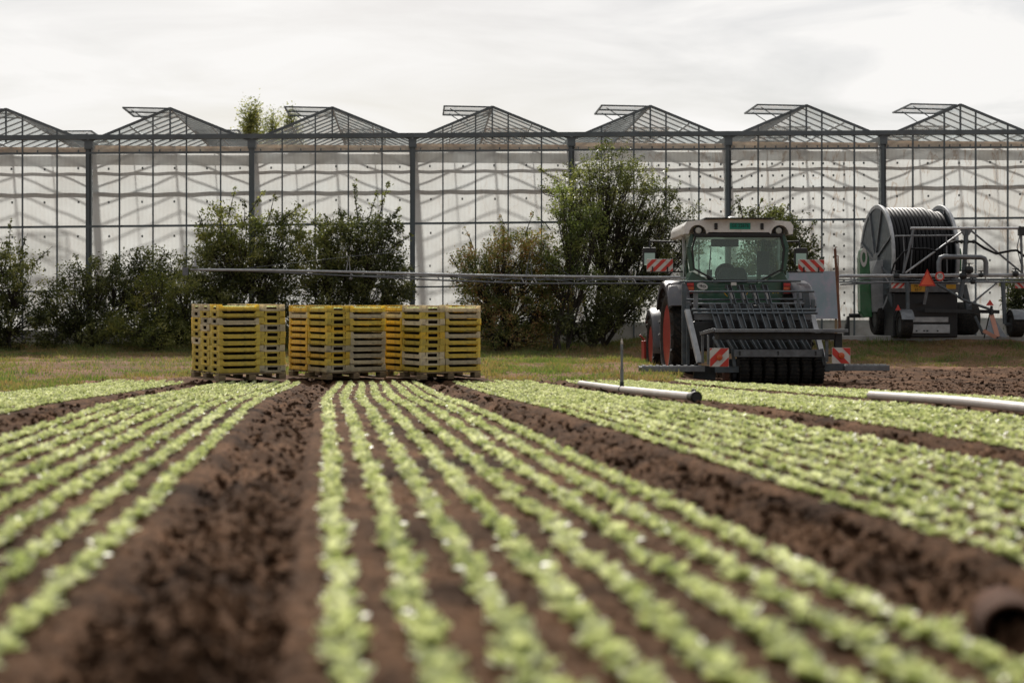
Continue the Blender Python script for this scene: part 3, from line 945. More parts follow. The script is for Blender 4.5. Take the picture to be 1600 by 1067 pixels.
shrub('leafy_shrub', 'dark broad shrub cut off by the left edge, with one tall thin sprig', 'shrub', 36.6, 15,
      [(-30, 440, 60, 75, 0), (20, 430, 50, 50, 1), (35, 500, 62, 48, 0), (-20, 520, 50, 40, 0)], 9000, [L_dark, L_mid],
      sprigs=[(5, 420, 18, 345, 90), (30, 400, 45, 365), (60, 410, 84, 385)], seed=2, leaf=0.07)
shrub('leafy_shrub', 'low dark shrub between the left edge shrub and the yellowish one', 'shrub', 37.1, 130,
      [(115, 480, 42, 60, 0), (150, 440, 50, 40, 0), (190, 430, 48, 32, 0), (235, 425, 45, 35, 0), (150, 520, 60, 34, 0), (85, 500, 45, 50, 0), (195, 490, 60, 50, 0), (270, 440, 40, 40, 0)], 15000, [L_dark],
      sprigs=[(130, 430, 118, 395), (175, 420, 182, 395), (215, 410, 205, 392), (250, 410, 262, 390)], seed=3, leaf=0.065)
shrub('leafy_shrub', 'rounded yellowish green shrub in front of the dark low shrubs', 'shrub', 35.9, 250,
      [(245, 470, 48, 42, 1), (205, 508, 36, 30, 1), (270, 505, 50, 45, 0), (255, 520, 70, 34, 0), (290, 470, 35, 50, 0)], 10000, [L_mid, L_lite],
      seed=4, leaf=0.055)
shrub('leafy_shrub', 'tall dense dark green shrub behind the left crates', 'shrub', 36.8, 370,
      [(350, 370, 48, 52, 1), (400, 390, 55, 55, 1), (330, 430, 55, 50, 0), (380, 470, 80, 60, 0), (440, 420, 45, 70, 0), (345, 515, 75, 42, 0), (430, 510, 60, 45, 0), (455, 350, 30, 26, 1)],
      21000, [L_dark, L_mid], sprigs=[(360, 340, 372, 292, 100), (385, 345, 415, 300, 90), (345, 350, 335, 318, 80), (420, 345, 432, 300, 90), (380, 360, 383, 312), (440, 345, 470, 320), (320, 360, 310, 330)],
      stems=6, seed=5)
shrub('leafy_shrub', 'tall spreading shrub with upright shoots behind the middle crates', 'shrub', 36.6, 540,
      [(500, 400, 45, 60, 1), (545, 380, 50, 55, 0), (590, 380, 42, 50, 0), (520, 460, 60, 60, 0), (590, 460, 55, 65, 0), (560, 515, 85, 40, 0), (620, 440, 26, 42, 0), (490, 510, 50, 42, 0)],
      21000, [L_dark, L_mid], sprigs=[(560, 350, 555, 280, 110), (590, 350, 607, 282, 110), (575, 350, 590, 300, 80), (600, 370, 625, 325, 90), (615, 385, 648, 365, 90), (520, 370, 508, 335, 80), (535, 360, 528, 318, 80), (620, 430, 655, 415, 60), (500, 360, 480, 335, 60)],
      stems=6, seed=6)
shrub('autumn_shrub', 'wide brownish shrub turning red and yellow right of the crates', 'shrub', 36.4, 790,
      [(745, 425, 42, 42, 1), (790, 400, 52, 45, 1), (840, 400, 38, 40, 1), (750, 480, 55, 48, 0), (810, 470, 60, 60, 0), (860, 470, 40, 60, 0), (790, 520, 95, 28, 0)],
      22000, [L_red, L_red], sprigs=[(740, 390, 725, 355, 60), (785, 370, 782, 335, 80), (820, 370, 835, 330, 70), (715, 420, 702, 395, 50)], stems=6, seed=7, leaf=0.045)
shrub('feathery_tree', 'tall dark feathery tree with leaning trunks behind the tractor', 'tree', 37.3, 935,
      [(900, 300, 55, 42, 0), (950, 265, 62, 40, 0), (990, 300, 50, 45, 0), (940, 330, 62, 40, 0), (1000, 350, 60, 40, 0), (1050, 345, 44, 32, 0), (960, 400, 62, 45, 0), (1020, 400, 62, 42, 0), (1080, 375, 30, 30, 0), (1045, 395, 40, 34, 0), (1030, 300, 26, 24, 0), (940, 460, 40, 40, 0), (1000, 450, 50, 30, 0)],
      21000, [L_dark], sprigs=[(880, 290, 838, 262, 120), (870, 310, 840, 290, 90), (935, 250, 932, 225, 120), (1035, 330, 1040, 262, 100), (1045, 320, 1062, 285, 80), (985, 280, 1010, 262, 80), (1080, 360, 1105, 345, 80)],
      stems=3, seed=8, leaf=0.05, stem_r=0.045, depth=0.9)
shrub('green_shrub', 'slender bright green shrub growing up through the feathery tree', 'shrub', 36.1, 880,
      [(882, 325, 22, 36, 0), (905, 375, 34, 40, 0), (870, 420, 36, 34, 0), (930, 345, 20, 26, 0), (915, 430, 26, 26, 0)], 5200, [L_fine],
      sprigs=[(880, 310, 868, 285, 70), (905, 320, 915, 288, 70), (860, 360, 838, 340, 50)], stems=3, seed=9, leaf=0.05, depth=0.4)
shrub('twiggy_shrub', 'dark thin shrub under the feathery tree beside the tractor wheel', 'shrub', 36.3, 925,
      [(900, 500, 50, 36, 0), (950, 490, 40, 40, 0), (985, 470, 30, 30, 0)], 6000, [L_dark], seed=10, leaf=0.05, stems=4, sprigs=[(980, 480, 1010, 440, 40), (985, 510, 1015, 480, 30)])
shrub('leafy_shrub', 'dark green shrub showing above the right side of the tractor cab', 'shrub', 37.2, 1215,
      [(1190, 360, 44, 38, 0), (1225, 365, 40, 40, 0), (1205, 420, 60, 50, 0), (1250, 400, 26, 36, 0), (1205, 480, 60, 45, 0)], 11000, [L_dark],
      sprigs=[(1160, 345, 1148, 302, 110), (1185, 330, 1190, 312, 60), (1225, 335, 1235, 318, 60), (1255, 370, 1275, 345, 70), (1260, 400, 1288, 385, 60)], seed=11)
shrub('low_shrub', 'small dark shrub at the right edge beneath the boom', 'shrub', 37.6, 1592,
      [(1585, 460, 18, 26, 0), (1605, 470, 28, 34, 0), (1600, 500, 22, 24, 0)], 2600, [L_dark], seed=12, stems=2)
# trees far behind the greenhouse
def far_tree(px, py_top, w, D, label, seed):
    rg = np.random.default_rng(seed)
    top = P(px, py_top, D)
    root = thing('poplar_tree', (top.x, D, 0), 0, label, 'tree', 'trees rising behind the greenhouse')
    H = top.z
    b = MB(); b.path([(0, 0, 0), (0.1, 0, H * .5), (0, 0, H * 0.97)], [0.25, 0.14, 0.02], 7)
    pts = []
    wm = w * D / FPX
    for q in range(150):
        t_ = rg.uniform(0.45, 1.0)
        r_ = wm * (0.35 + (1.0 - t_) * 4.0)
        c = np.array([rg.normal() * r_ * .5, rg.normal() * r_ * .5, H * t_])
        b.path([(0, 0, c[2] - 0.7), tuple(c)], [0.03, 0.008], 4, caps=False)
        pts.append(c + rg.normal(size=(60, 3)) * np.array([.18, .18, .32]))
    b.build('trunk', M['bark'], root)
    V, F = leaf_quads(np.concatenate(pts), 0.13, rg)
    link_mesh('crown', np_mesh('crown', V, F, L_mid), root)
far_tree(393, 168, 26, 85, 'tall tree top left of the pair above the greenhouse gutter', 31)
far_tree(425, 184, 26, 88, 'lower middle tree top above the greenhouse gutter', 32)
far_tree(456, 177, 20, 90, 'thin tree top touching the raised vent of the greenhouse', 33)

# ------------------------------------------------------------------ grass
def grass():
    n = 420000
    rg = np.random.default_rng(21)
    Y = 13 + (39 - 13) * rg.uniform(0, 1, n) ** 0.62
    X = Y * rg.uniform(-0.36, 0.36, n)
    ok = ~is_soil(X, Y)
    ok &= ~((X > 5.0) & (Y > 35.45))
    # worn wheel tracks with little grass
    Yw = Y + 0.02 * X
    dens = 0.62 - 0.55 * np.exp(-((Yw - 27.6) / 1.5) ** 2) - 0.5 * np.exp(-((Yw - 31.8) / 1.3) ** 2)
    dens = dens + 1.3 * vnoise(X * 0.55, Y * 0.35, 41) + 1.1 * vnoise(X * 2.1, Y * 1.3, 42) + 0.5 * np.exp(-((Y - 35.6) / .7) ** 2)
    ok &= rg.uniform(0, 1, n) < np.clip(dens, 0.16, 1)
    ok &= ~((X > 4.0) & (Y < edge_y(X) + 0.05))
    ok &= ~((X > -4.85) & (X < -0.4) & (Y > 21.9) & (Y < 24.3))
    X, Y = X[ok], Y[ok]
    n = len(X)
    Z = zg(X, Y) + vnoise(X * 3, Y * 3, 11) * 0.055 + vnoise(X * 11, Y * 11, 12) * 0.035
    h = rg.uniform(0.025, 0.075, n) * (0.5 + 2.2 * np.clip(vnoise(X * 2.6, Y * 2.0, 43) + .25, 0, 1))
    h = h * (1 + 1.0 * (Y > 35) * rg.uniform(0, 1, n))
    a_ = rg.uniform(0, 2 * math.pi, n)
    w = rg.uniform(0.006, 0.013, n)
    dx, dy = np.cos(a_) * w, np.sin(a_) * w
    lx, ly = rg.normal(size=n) * h * 0.45, rg.normal(size=n) * h * 0.45
    B = np.stack([X, Y, Z - 0.01], -1)
    v0 = B + np.stack([dx, dy, 0 * dx], -1); v1 = B - np.stack([dx, dy, 0 * dx], -1)
    v2 = B + np.stack([lx, ly, h], -1)
    V = np.stack([v0, v1, v2], 1).reshape(-1, 3)
    F = np.arange(3 * n).reshape(-1, 3)
    o = link_mesh('grass', np_mesh('grass', V, F, M['grass']))
    tag(o, 'patchy green and dry grass on the verge behind the field', 'grass', None, 'stuff')
grass()

# ------------------------------------------------------------------ lettuce seedlings
def leaf_template(segs):
    """one cupped leaf along +x, unit length; rows of 3 verts"""
    V, F = [], []
    for s_ in range(segs + 1):
        t = s_ / segs
        w = 0.36 * math.sin(math.pi * min(1, t * 0.86 + 0.12)) ** 0.8 if s_ < segs else 0.10
        x = t * (1 - 0.12 * t)
        z = 0.75 * t - 0.35 * t * t
        for q in (-1, 0, 1):
            V.append((x, q * w, z + (0.10 if q else 0.0) + (0.03 * math.sin(9 * t) if q else 0)))
    for s_ in range(segs):
        for q in (0, 1):
            a_ = s_ * 3 + q
            F.append((a_, a_ + 3, a_ + 4, a_ + 1))
    return np.array(V), np.array(F)
def plants_mesh(pts, segs, nleaf, rg, scale=1.0):
    LV, LF = leaf_template(segs)
    n = len(pts)
    m = n * nleaf
    base = np.repeat(pts, nleaf, axis=0)
    ang = np.tile(np.arange(nleaf) * 2.4, n) + np.repeat(rg.uniform(0, 6.28, n), nleaf) + rg.normal(size=m) * .3
    inner = np.tile(np.arange(nleaf) / nleaf, n)
    L = (0.033 - 0.008 * inner) * rg.uniform(0.8, 1.2, m) * np.repeat(rg.uniform(0.8, 1.2, n), nleaf) * scale
    el = np.clip(0.0 + 0.75 * inner + rg.normal(size=m) * .28, -0.35, 1.3)
    ca, sa, ce, se = np.cos(ang), np.sin(ang), np.cos(el), np.sin(el)
    X = LV[:, 0][None] * L[:, None]; Yy = LV[:, 1][None] * L[:, None]; Z = LV[:, 2][None] * L[:, None]
    X2 = X * ce[:, None] - Z * se[:, None] * 0.6; Z2 = X * se[:, None] + Z * ce[:, None]
    wx = X2 * ca[:, None] - Yy * sa[:, None]; wy = X2 * sa[:, None] + Yy * ca[:, None]
    V = np.stack([wx + base[:, 0:1], wy + base[:, 1:2], Z2 + base[:, 2:3] + 0.004], -1).reshape(-1, 3)
    F = (LF[None] + (np.arange(m) * len(LV))[:, None, None]).reshape(-1, 4)
    return V, F
def seedlings():
    rg = np.random.default_rng(77)
    allp = []
    for bi, b0 in enumerate(beds):
        for r_ in range(8):
            c = b0 + r_ * 0.15
            y = 1.75
            ye = 22.6 if bi != 5 else 22.9
            yend = ye + rg.uniform(-.15, .15)
            N = int((yend - y) / 0.031)
            Y = y + np.arange(N) * 0.031 + rg.normal(size=N) * 0.007
            X = x_of(c, Y) + rg.normal(size=N) * 0.014 + 0.004 * np.sin(Y * 5 + r_)
            ok = (np.abs(X / Y) < 0.352)
            ok &= rg.uniform(0, 1, N) > 0.02
            ok &= ~((X > -4.9) & (X < -0.35) & (Y > 22.15))
            allp.append(np.stack([X[ok], Y[ok], zg(X[ok], Y[ok]) + micro(X[ok], Y[ok]), np.full(ok.sum(), bi * 8 + r_)], -1))
    A = np.concatenate(allp)
    ordr = np.argsort(A[:, 1])
    A = A[ordr]
    first, restp = A[:300], A[300:]
    protos = []
    for k in range(8):
        V, F = plants_mesh(np.zeros((1, 3)), 4, 10, rg)
        protos.append(np_mesh('lettuce_seedling', V, F, M['salad'], smooth=True))
    N_ = ['first', 'second', 'third', 'fourth', 'fifth', 'sixth', 'seventh', 'eighth']
    restp = restp[:, :3]
    for p4 in first:
        p = p4[:3]; bi, r_ = divmod(int(p4[3]), 8)
        where = {2: f'{N_[r_]} row right of the left soil path', 1: f'{N_[7 - r_]} row left of the left soil path',
                 3: f'{N_[r_]} row right of the right soil path'}.get(bi, f'{N_[r_]} row of an outer bed')
        o = link_mesh('lettuce_seedling', protos[rnd.randrange(8)], None, tuple(p), (0, 0, rnd.uniform(0, 6.28)), (rnd.uniform(.9, 1.15),) * 3)
        tag(o, 'blurred pale green lettuce plant up close, ' + where, 'lettuce plant', 'blurred lettuce plants nearest the camera')
    Vs, Fs, off = [], [], 0
    for lo, hi, segs, nl in ((0, 6, 3, 9), (6, 12, 2, 8), (12, 40, 2, 7)):
        p = restp[(restp[:, 1] >= lo) & (restp[:, 1] < hi)]
        V, F = plants_mesh(p, segs, nl, rg, 1.0)
        Vs.append(V); Fs.append(F + off); off += len(V)
    o = link_mesh('lettuce_plants', np_mesh('lettuce_plants', np.concatenate(Vs), np.concatenate(Fs), M['salad'], smooth=True))
    tag(o, 'long rows of young pale green lettuce plants filling the field beds', 'lettuce plants', None, 'stuff')
    print('seedlings', len(A), 'quads', sum(len(f) for f in Fs))
seedlings()

# ------------------------------------------------------------------ crates on pallets
def crate_mesh():
    b = MB()
    L, W, H = 0.594, 0.394, 0.094
    t = 0.012
    b.box((0, 0, 0.010), (L, W, 0.012))                                   # floor
    for sx in (-1, 1):
        for sy in (-1, 1):                                              # corner posts
            b.box((sx * (L / 2 - 0.025), sy * (W / 2 - t / 2), H / 2), (0.05, t, H))
            b.box((sx * (L / 2 - t / 2), sy * (W / 2 - 0.045), H / 2), (t, 0.09 - 2 * t, H))
    for sy in (-1, 1):                                                  # low long sides with a bevelled top
        y0 = sy * (W / 2 - 0.006); y1 = sy * (W / 2 - 0.014)
        pts = [(-L / 2 + 0.05, 0.0), (L / 2 - 0.05, 0.0), (L / 2 - 0.05, 0.082), (L / 2 - 0.075, 0.060), (-L / 2 + 0.075, 0.060), (-L / 2 + 0.05, 0.082)]
        b.prism([(x, y0, z) for x, z in pts], (0, y1 - y0, 0))
        b.box((0, sy * (W / 2 - 0.003), 0.008), (L - 0.10, 0.006, 0.012))
        for x in (-0.10,):
            b.box((x, sy * (W / 2 + 0.0005), 0.038), (0.012, 0.010, 0.012))
        for sx in (-1, 1):                                              # slanted brace next to the corner
            b.bar((sx * (L / 2 - 0.055), sy * (W / 2 - 0.002), 0.03), (sx * (L / 2 - 0.08), sy * (W / 2 - 0.002), 0.058), 0.008, 0.008, up=(0, 1, 0))
    for sx in (-1, 1):                                                  # short ends with a hand hole
        x = sx * (L / 2 - 0.008)
        w = W - 0.18
        b.box((x, 0, 0.012), (0.012, w, 0.024))
        b.box((x, 0, 0.083), (0.012, w, 0.022))
        hw = 0.155
        for sy in (-1, 1):
            ww = (w - hw) / 2
            b.box((x, sy * (hw / 2 + ww / 2), 0.048), (0.012, ww, 0.048))
            b.bar((sx * (L / 2 - 0.001), sy * (w / 2 - 0.01), 0.09), (sx * (L / 2 - 0.001), sy * (w / 2 + 0.015), 0.004), 0.008, 0.007, up=(1, 0, 0))
        b.box((sx * (L / 2 + 0.001), 0, 0.090), (0.006, w - 0.01, 0.008))
        b.box((sx * (L / 2 + 0.001), 0, 0.004), (0.006, w + 0.03, 0.008))
    return b
crate_meshes = {}
for k in ('crate_y', 'crate_f', 'crate_o'):
    me = crate_mesh().mesh('crate'); me.materials.append(M[k]); crate_meshes[k] = me
tb = MB(); tb.box((0, 0, 0.034), (0.555, 0.355, 0.034)); tray_me = tb.mesh('soil_blocks'); tray_me.materials.append(M['soil'])
tb = MB(); tb.box((0, 0, 0.047), (0.545, 0.345, 0.060)); tray_hi = tb.mesh('soil_blocks'); tray_hi.materials.append(M['slot_shade'])  # taller block, blackened for the shade inside the lower crates
rgs = np.random.default_rng(5)
gx, gy = np.meshgrid(np.linspace(-.26, .26, 14), np.linspace(-.165, .165, 9))
pp = np.stack([gx.ravel() + rgs.normal(size=gx.size) * .006, gy.ravel() + rgs.normal(size=gx.size) * .006, np.full(gx.size, 0.046)], -1)
V, F = plants_mesh(pp, 2, 6, rgs, 0.62)
seed_me = np_mesh('seedlings', V, F, M['salad'], smooth=True)
SIDES = {0: 'left', 1: 'middle', 2: 'right'}
ORD = ['top', 'second', 'third', 'fourth', 'fifth', 'sixth', 'seventh', 'eighth', 'ninth', 'tenth']
KN = {'crate_y': 'yellow', 'crate_f': 'faded greyish yellow', 'crate_o': 'orange yellow'}
def stack(idx, corner_px, D, th, mirror):
    X = (corner_px - 800) * D / FPX
    z0 = EYE + (-0.553)
    ct, st_ = math.cos(R(th)), math.sin(R(th))
    # axes: e1 runs from the near corner to the right, e2 from the near corner back to the left
    e1 = Vector((ct, st_, 0.028 * st_ + 0.0)); e2 = Vector((-st_, ct, 0.030 * ct))
    # tilt with the rising ground
    zr = Vector((0, -0.03, 1)).normalized()
    base = Vector((X, D, z0))
    ax = e1.normalized(); ay = zr.cross(ax).normalized(); az = ax.cross(ay).normalized()
    mrot = Matrix((ax, ay, az)).transposed().to_4x4()
    side = SIDES[idx]
    # pallet
    pal = thing('wooden_pallet', base, 0, f'wooden pallet under the {side} block of crates', 'pallet', 'pallets under the crates')
    pal.matrix_world = Matrix.Translation(base) @ mrot
    bd = MB(); bd.box((0, 0, 0), (1.0, 0.14, 0.020)); bme = bd.mesh('deck_board'); bme.materials.append(M['wood'])
    bd2 = MB(); bd2.box((0, 0, 0), (0.10, 1.2, 0.020)); bme2 = bd2.mesh('base_board'); bme2.materials.append(M['wood'])
    bk = MB(); bk.box((0, 0, 0), (0.10, 0.14, 0.056)); kme = bk.mesh('block'); kme.materials.append(M['wood'])
    for q in range(6):
        link_mesh('deck_board', bme, pal, (0.5, 0.07 + q * 0.212, 0.096))
    for q in range(3):
        link_mesh('base_board', bme2, pal, (0.05 + q * 0.45, 0.6, 0.010))
        for w in range(3):
            link_mesh('block', kme, pal, (0.05 + q * 0.45, 0.07 + w * 0.53, 0.050))
    # crate places: (x, y, turned, words)
    if not mirror:    # short ends on the left face, then a long side and a short end on the right face
        place = [(0.30, 0.20, 0, 'at the near corner with its short end turned left'), (0.30, 0.60, 0, 'in the middle of the left face'), (0.30, 1.00, 0, 'at the far end of the left face'),
                 (0.80, 0.30, 1, 'at the right end of the front face'), (0.80, 0.90, 1, 'at the back right, mostly hidden')]
    else:
        place = [(0.20, 0.30, 1, 'at the near corner with its short end in front'), (0.20, 0.90, 1, 'at the far end of the left face'),
                 (0.70, 0.20, 0, 'with its long side on the right face'), (0.70, 0.60, 0, 'behind the front row, mostly hidden'), (0.70, 1.00, 0, 'at the back of the block, mostly hidden')]
    jit = {(q[0], q[1]): (rnd.uniform(-.008, .008), rnd.uniform(-.008, .008)) for q in place}
    for lay in range(10):
        for (x, y, t, words) in place:
            p_o = 0.02
            if mirror and x < 0.3: p_o = 0.85 if y > 0.6 else (0.40 if idx == 2 else 0.25)
            r_ = rnd.random()
            k = 'crate_o' if r_ < p_o else ('crate_f' if r_ < p_o + (1 - p_o) * 0.42 else 'crate_y')
            lab = f'{KN[k]} crate, {ORD[9 - lay]} layer of the {side} block, {words}'
            o = link_mesh('crate', crate_meshes[k])
            jx, jy = rnd.uniform(-.006, .006) + jit[x, y][0], rnd.uniform(-.006, .006) + jit[x, y][1]
            o.matrix_world = Matrix.Translation(base) @ mrot @ Matrix.Translation((x + jx, y + jy, 0.108 + lay * 0.0965)) @ Matrix.Rotation(R(90 * t + rnd.uniform(-1.0, 1.0)), 4, 'Z')
            tag(o, ' '.join(lab.split()[:16]), 'crate', 'crates stacked on pallets at the field edge')
            link_mesh('soil_blocks', tray_me if lay == 9 else tray_hi, o)
            if lay == 9:
                link_mesh('seedlings', seed_me, o)
                for c_ in o.children:
                    if c_.name.startswith('seedlings'): c_['kind'] = 'stuff'
stack(0, 342, 21.9, 30, False)
stack(1, 510, 22.7, 35, True)
stack(2, 658, 22.7, 31.5, True)

# ------------------------------------------------------------------ irrigation pipes in the paths
def ground_pt(c, Y, up=0.0):
    x = float(x_of(c, Y))
    return Vector((x, Y, float(zg(x, Y)) + up))
def irrigation_pipe(c, y0, y1, label, riser=None):
    r_ = 0.034
    root = thing('irrigation_pipe', ground_pt(c, y0), 0, label, 'pipe')
    o0 = root.location.copy()
    pts = [ground_pt(c, y0 + (y1 - y0) * k / 12, 0.055) - o0 for k in range(13)]
    b = MB(); b.path(pts, r_, 18); b.build('pipe', M['pipe_w'], root, smooth=True)
    d = (pts[0] - pts[1]).normalized()
    b = MB(); b.path([pts[0] - d * 0.10, pts[0] + d * 0.02, pts[0] + d * 0.06, pts[0] + d * 0.10], [0.037, 0.040, 0.049, 0.048], 18, caps=False)
    b.path([pts[0] + d * 0.10, pts[0] + d * 0.02], [0.038, 0.034], 18)
    b.box(pts[0] + Vector((0, 0, 0.05)), (0.03, 0.08, 0.03))
    b.build('coupling', M['black'], root, smooth=True)
    if riser:
        k = (riser - y0) / (y1 - y0)
        p = ground_pt(c, riser, 0.055) - o0
        b = MB(); b.lathe([(-.03, .037), (.03, .037)], 16, 'y', p); b.tube(p, p + Vector((0, 0, .075)), 0.022, 10)
        b.build('riser_clamp', M['steel_dark'], root)
        b = MB(); b.tube(p + Vector((0, 0, .05)), p + Vector((0.0, 0, .46)), 0.013, 10); b.tube(p + Vector((0, 0, .05)), p + Vector((0, 0, .20)), 0.018, 10)
        b.build('riser', M['galv'], root)
        b = MB(); b.lathe([(.0, .012), (.03, .014), (.035, .008), (.06, .006)], 10, 'z', p + Vector((0, 0, .455)))
        b.build('sprinkler_head', M['pipe_w'], root)
irrigation_pipe(3.0, 12.7, 19.2, 'white irrigation pipe with an upright sprinkler riser in the middle path', 16.0)
irrigation_pipe(4.66, 7.4, 13.35, 'white irrigation pipe lying between rows and leaving the frame at right')
# far end cap of the second pipe faces away; brown pipe stub in the near path
root = thing('pipe_stub', ((1582 - 800) * 2.95 / FPX, 2.95, 0), R(-12), 'short open brown pipe stub half sunk in the soil at lower right', 'pipe')
root.location.z = float(zg(root.location.x, 2.95)) - 0.05
root.scale = (1.25, 1.25, 1.15)
b = MB()
n = 20
prof = [(0.0, 0.046), (-0.004, 0.043), (0.0, 0.038), (0.16, 0.036), (0.16, 0.046), (0.0, 0.046)]
V, F = [], []
for a_, r_ in prof:
    for k in range(n):
        t = 2 * math.pi * k / n
        V.append((r_ * math.cos(t), a_, r_ * math.sin(t) + 0.035))
for i in range(len(prof) - 1):
    for k in range(n):
        F.append((i * n + k, i * n + (k + 1) % n, (i + 1) * n + (k + 1) % n, (i + 1) * n + k))
b.add(V, F); b.build('pipe_wall', M['terracotta'], root, smooth=True)
b = MB(); b.lathe([(0.14, 0.036), (0.15, 0.036)], 20, 'y', (0, 0, 0.035)); b.build('soil_plug', M['soil'], root)
# clod between the rows
def clod(px, D, r_, label):
    c_x = (px - 800) * D / FPX
    z = float(zg(c_x, D))
    rg = np.random.default_rng(int(px))
    b = MB()
    n1_, n2_ = 10, 7
    V, F = [], []
    for i in range(n2_ + 1):
        ph = math.pi * i / n2_
        for k in range(n1_):
            t = 2 * math.pi * k / n1_
            rr = r_ * (0.8 + 0.4 * rg.uniform())
            V.append((rr * math.sin(ph) * math.cos(t), rr * math.sin(ph) * math.sin(t), rr * 0.7 * math.cos(ph)))
    for i in range(n2_):
        for k in range(n1_):
            F.append((i * n1_ + k, i * n1_ + (k + 1) % n1_, (i + 1) * n1_ + (k + 1) % n1_, (i + 1) * n1_ + k))
    b.add(V, F)
    o = b.build('soil_clod', M['soil'])
    o.location = (c_x, D, z + r_ * 0.3)
    tag(o, label, 'soil clod')
clod(668, 8.55, 0.035, 'dark soil clod lying between the third and fourth lettuce rows')

# ------------------------------------------------------------------ text helper
def text(s, name, m, parent, loc, rot, size, extrude=0.002, sx=1.0):
    cu = bpy.data.curves.new(name, 'FONT')
    cu.body = s; cu.size = size; cu.align_x = 'CENTER'; cu.align_y = 'CENTER'; cu.extrude = extrude
    cu.materials.append(m)
    tmp = bpy.data.objects.new(name, cu)
    C.objects.link(tmp)
    dg = bpy.context.evaluated_depsgraph_get()
    me = bpy.data.meshes.new_from_object(tmp.evaluated_get(dg))
    me.name = name
    bpy.data.objects.remove(tmp)
    if not me.materials: me.materials.append(m)
    o = bpy.data.objects.new(name, me)
    C.objects.link(o)
    o.parent = parent; o.location = loc; o.rotation_euler = rot; o.scale = (sx, 1, 1)
    return o
def striped_board(name, parent, c, w, h, lean, t=0.012, n=6, up=1):
    """white board with slanted red stripes; c is the centre, the board faces -y"""
    b = MB(); b.box(c, (w, t, h))
    o = b.build(name, M['white_b'], parent, bevel=0.003)
    s = MB()
    step = lean * h
    band = n
    x0, x1, z0, z1 = -w / 2 + .004, w / 2 - .004, -h / 2 + .004, h / 2 - .004
    def clip(poly):
        def cut(pl, f):
            res = []
            for i in range(len(pl)):
                a_, b_ = pl[i], pl[(i + 1) % len(pl)]
                fa, fb = f(a_), f(b_)
                if fa >= 0: res.append(a_)
                if (fa >= 0) != (fb >= 0):
                    k = fa / (fa - fb); res.append((a_[0] + (b_[0] - a_[0]) * k, a_[1] + (b_[1] - a_[1]) * k))
            return res
        for f in (lambda p: p[0] - x0, lambda p: x1 - p[0], lambda p: p[1] - z0, lambda p: z1 - p[1]):
            poly = cut(poly, f)
            if len(poly) < 3: return None
        return poly
    k = -8
    while k < 8:
        xs = k * 2 * band
        poly = clip([(xs, z0), (xs + band, z0), (xs + band + up * (z1 - z0), z1), (xs + up * (z1 - z0), z1)])
        if poly:
            s.prism([(c[0] + x, c[1] - t / 2 - 0.003, c[2] + z) for x, z in poly], (0, 0.002, 0))
        k += 1
    s.build('red_stripes', M['red_b'], o)
    return o

def tyre(parent, c, r, w, rim_r, m_rim, lugs=20, name='wheel', side=-1, rim_in=0.05):
    """wheel with axis along x; a mesh part 'wheel' (rim) with the tyre as a sub-part"""
    b = MB()
    # dished rim
    prof = [(-w * .42, rim_r * 1.02), (-w * .36, rim_r * .96), (-w * .1, rim_r * .80), (-w * .05, rim_r * .35), (-w * .16, rim_r * .28), (-w * .16, 0.01)]
    if side > 0: prof = [(-a_, r_) for a_, r_ in prof]
    b.lathe(prof, 32, 'x', c)
    prof2 = [(-a_, r_) for a_, r_ in prof]
    b.lathe(prof2, 32, 'x', c)
    ro = b.build(name, m_rim, parent, smooth=True)
    b = MB()
    prof = [(-w * .40, rim_r), (-w * .49, rim_r * 1.12), (-w * .50, r * .86), (-w * .42, r * .955), (-w * .2, r * .972), (w * .2, r * .972), (w * .42, r * .955), (w * .50, r * .86), (w * .49, rim_r * 1.12), (w * .40, rim_r), (-w * .40, rim_r)]
    V, F = [], []
    n = 48
    for a_, r_ in prof:
        for k in range(n):
            t = 2 * math.pi * k / n
            V.append((c[0] + a_, c[1] + r_ * math.cos(t), c[2] + r_ * math.sin(t)))
    for i in range(len(prof) - 1):
        for k in range(n):
            F.append((i * n + k, i * n + (k + 1) % n, (i + 1) * n + (k + 1) % n, (i + 1) * n + k))
    b.add(V, F)
    b.build('tyre', M['rubber'], ro, smooth=True)
    if lugs:
        b = MB()
        for k in range(lugs):
            for sg in (-1, 1):
                t0 = 2 * math.pi * (k + (0.5 if sg > 0 else 0)) / lugs
                t1 = t0 + 2 * math.pi / lugs * 0.95
                p0 = Vector((c[0] + sg * 0.01, c[1] + r * .965 * math.cos(t1), c[2] + r * .965 * math.sin(t1)))
                p1 = Vector((c[0] + sg * w * 0.50, c[1] + r * .955 * math.cos(t0), c[2] + r * .955 * math.sin(t0)))
                upv = Vector((0, math.cos((t0 + t1) / 2), math.sin((t0 + t1) / 2)))
                b.bar(p0, p1, 0.05 * r / .8, 0.075 * r / .8, up=upv)
        b.build('tread_lugs', M['rubber'], ro, kind='stuff')
    return ro

# ------------------------------------------------------------------ tractor
T_D = 27.5
TR = thing('tractor', (3.90, T_D, EYE - 0.645), R(2.5), 'green tractor with white cab roof and red rims seen from behind', 'tractor')
bpy.context.view_layer.update()
TM = TR.matrix_world.inverted()
def loc_of(inv, origin, yaw, px, py, yl):
    """local x,z of a photograph pixel on the machine's own plane y = yl"""
    # solve for distance on the view ray where local y = yl
    d = Vector(((px - 800) / FPX, 1, (533.5 - py) / FPX))
    o = Vector((0, 0, EYE))
    lo = inv @ o; ld = inv.to_3x3() @ d
    t = (yl - lo.y) / ld.y
    return lo + ld * t
def T(px, py, yl):
    return loc_of(TM, None, None, px, py, yl)
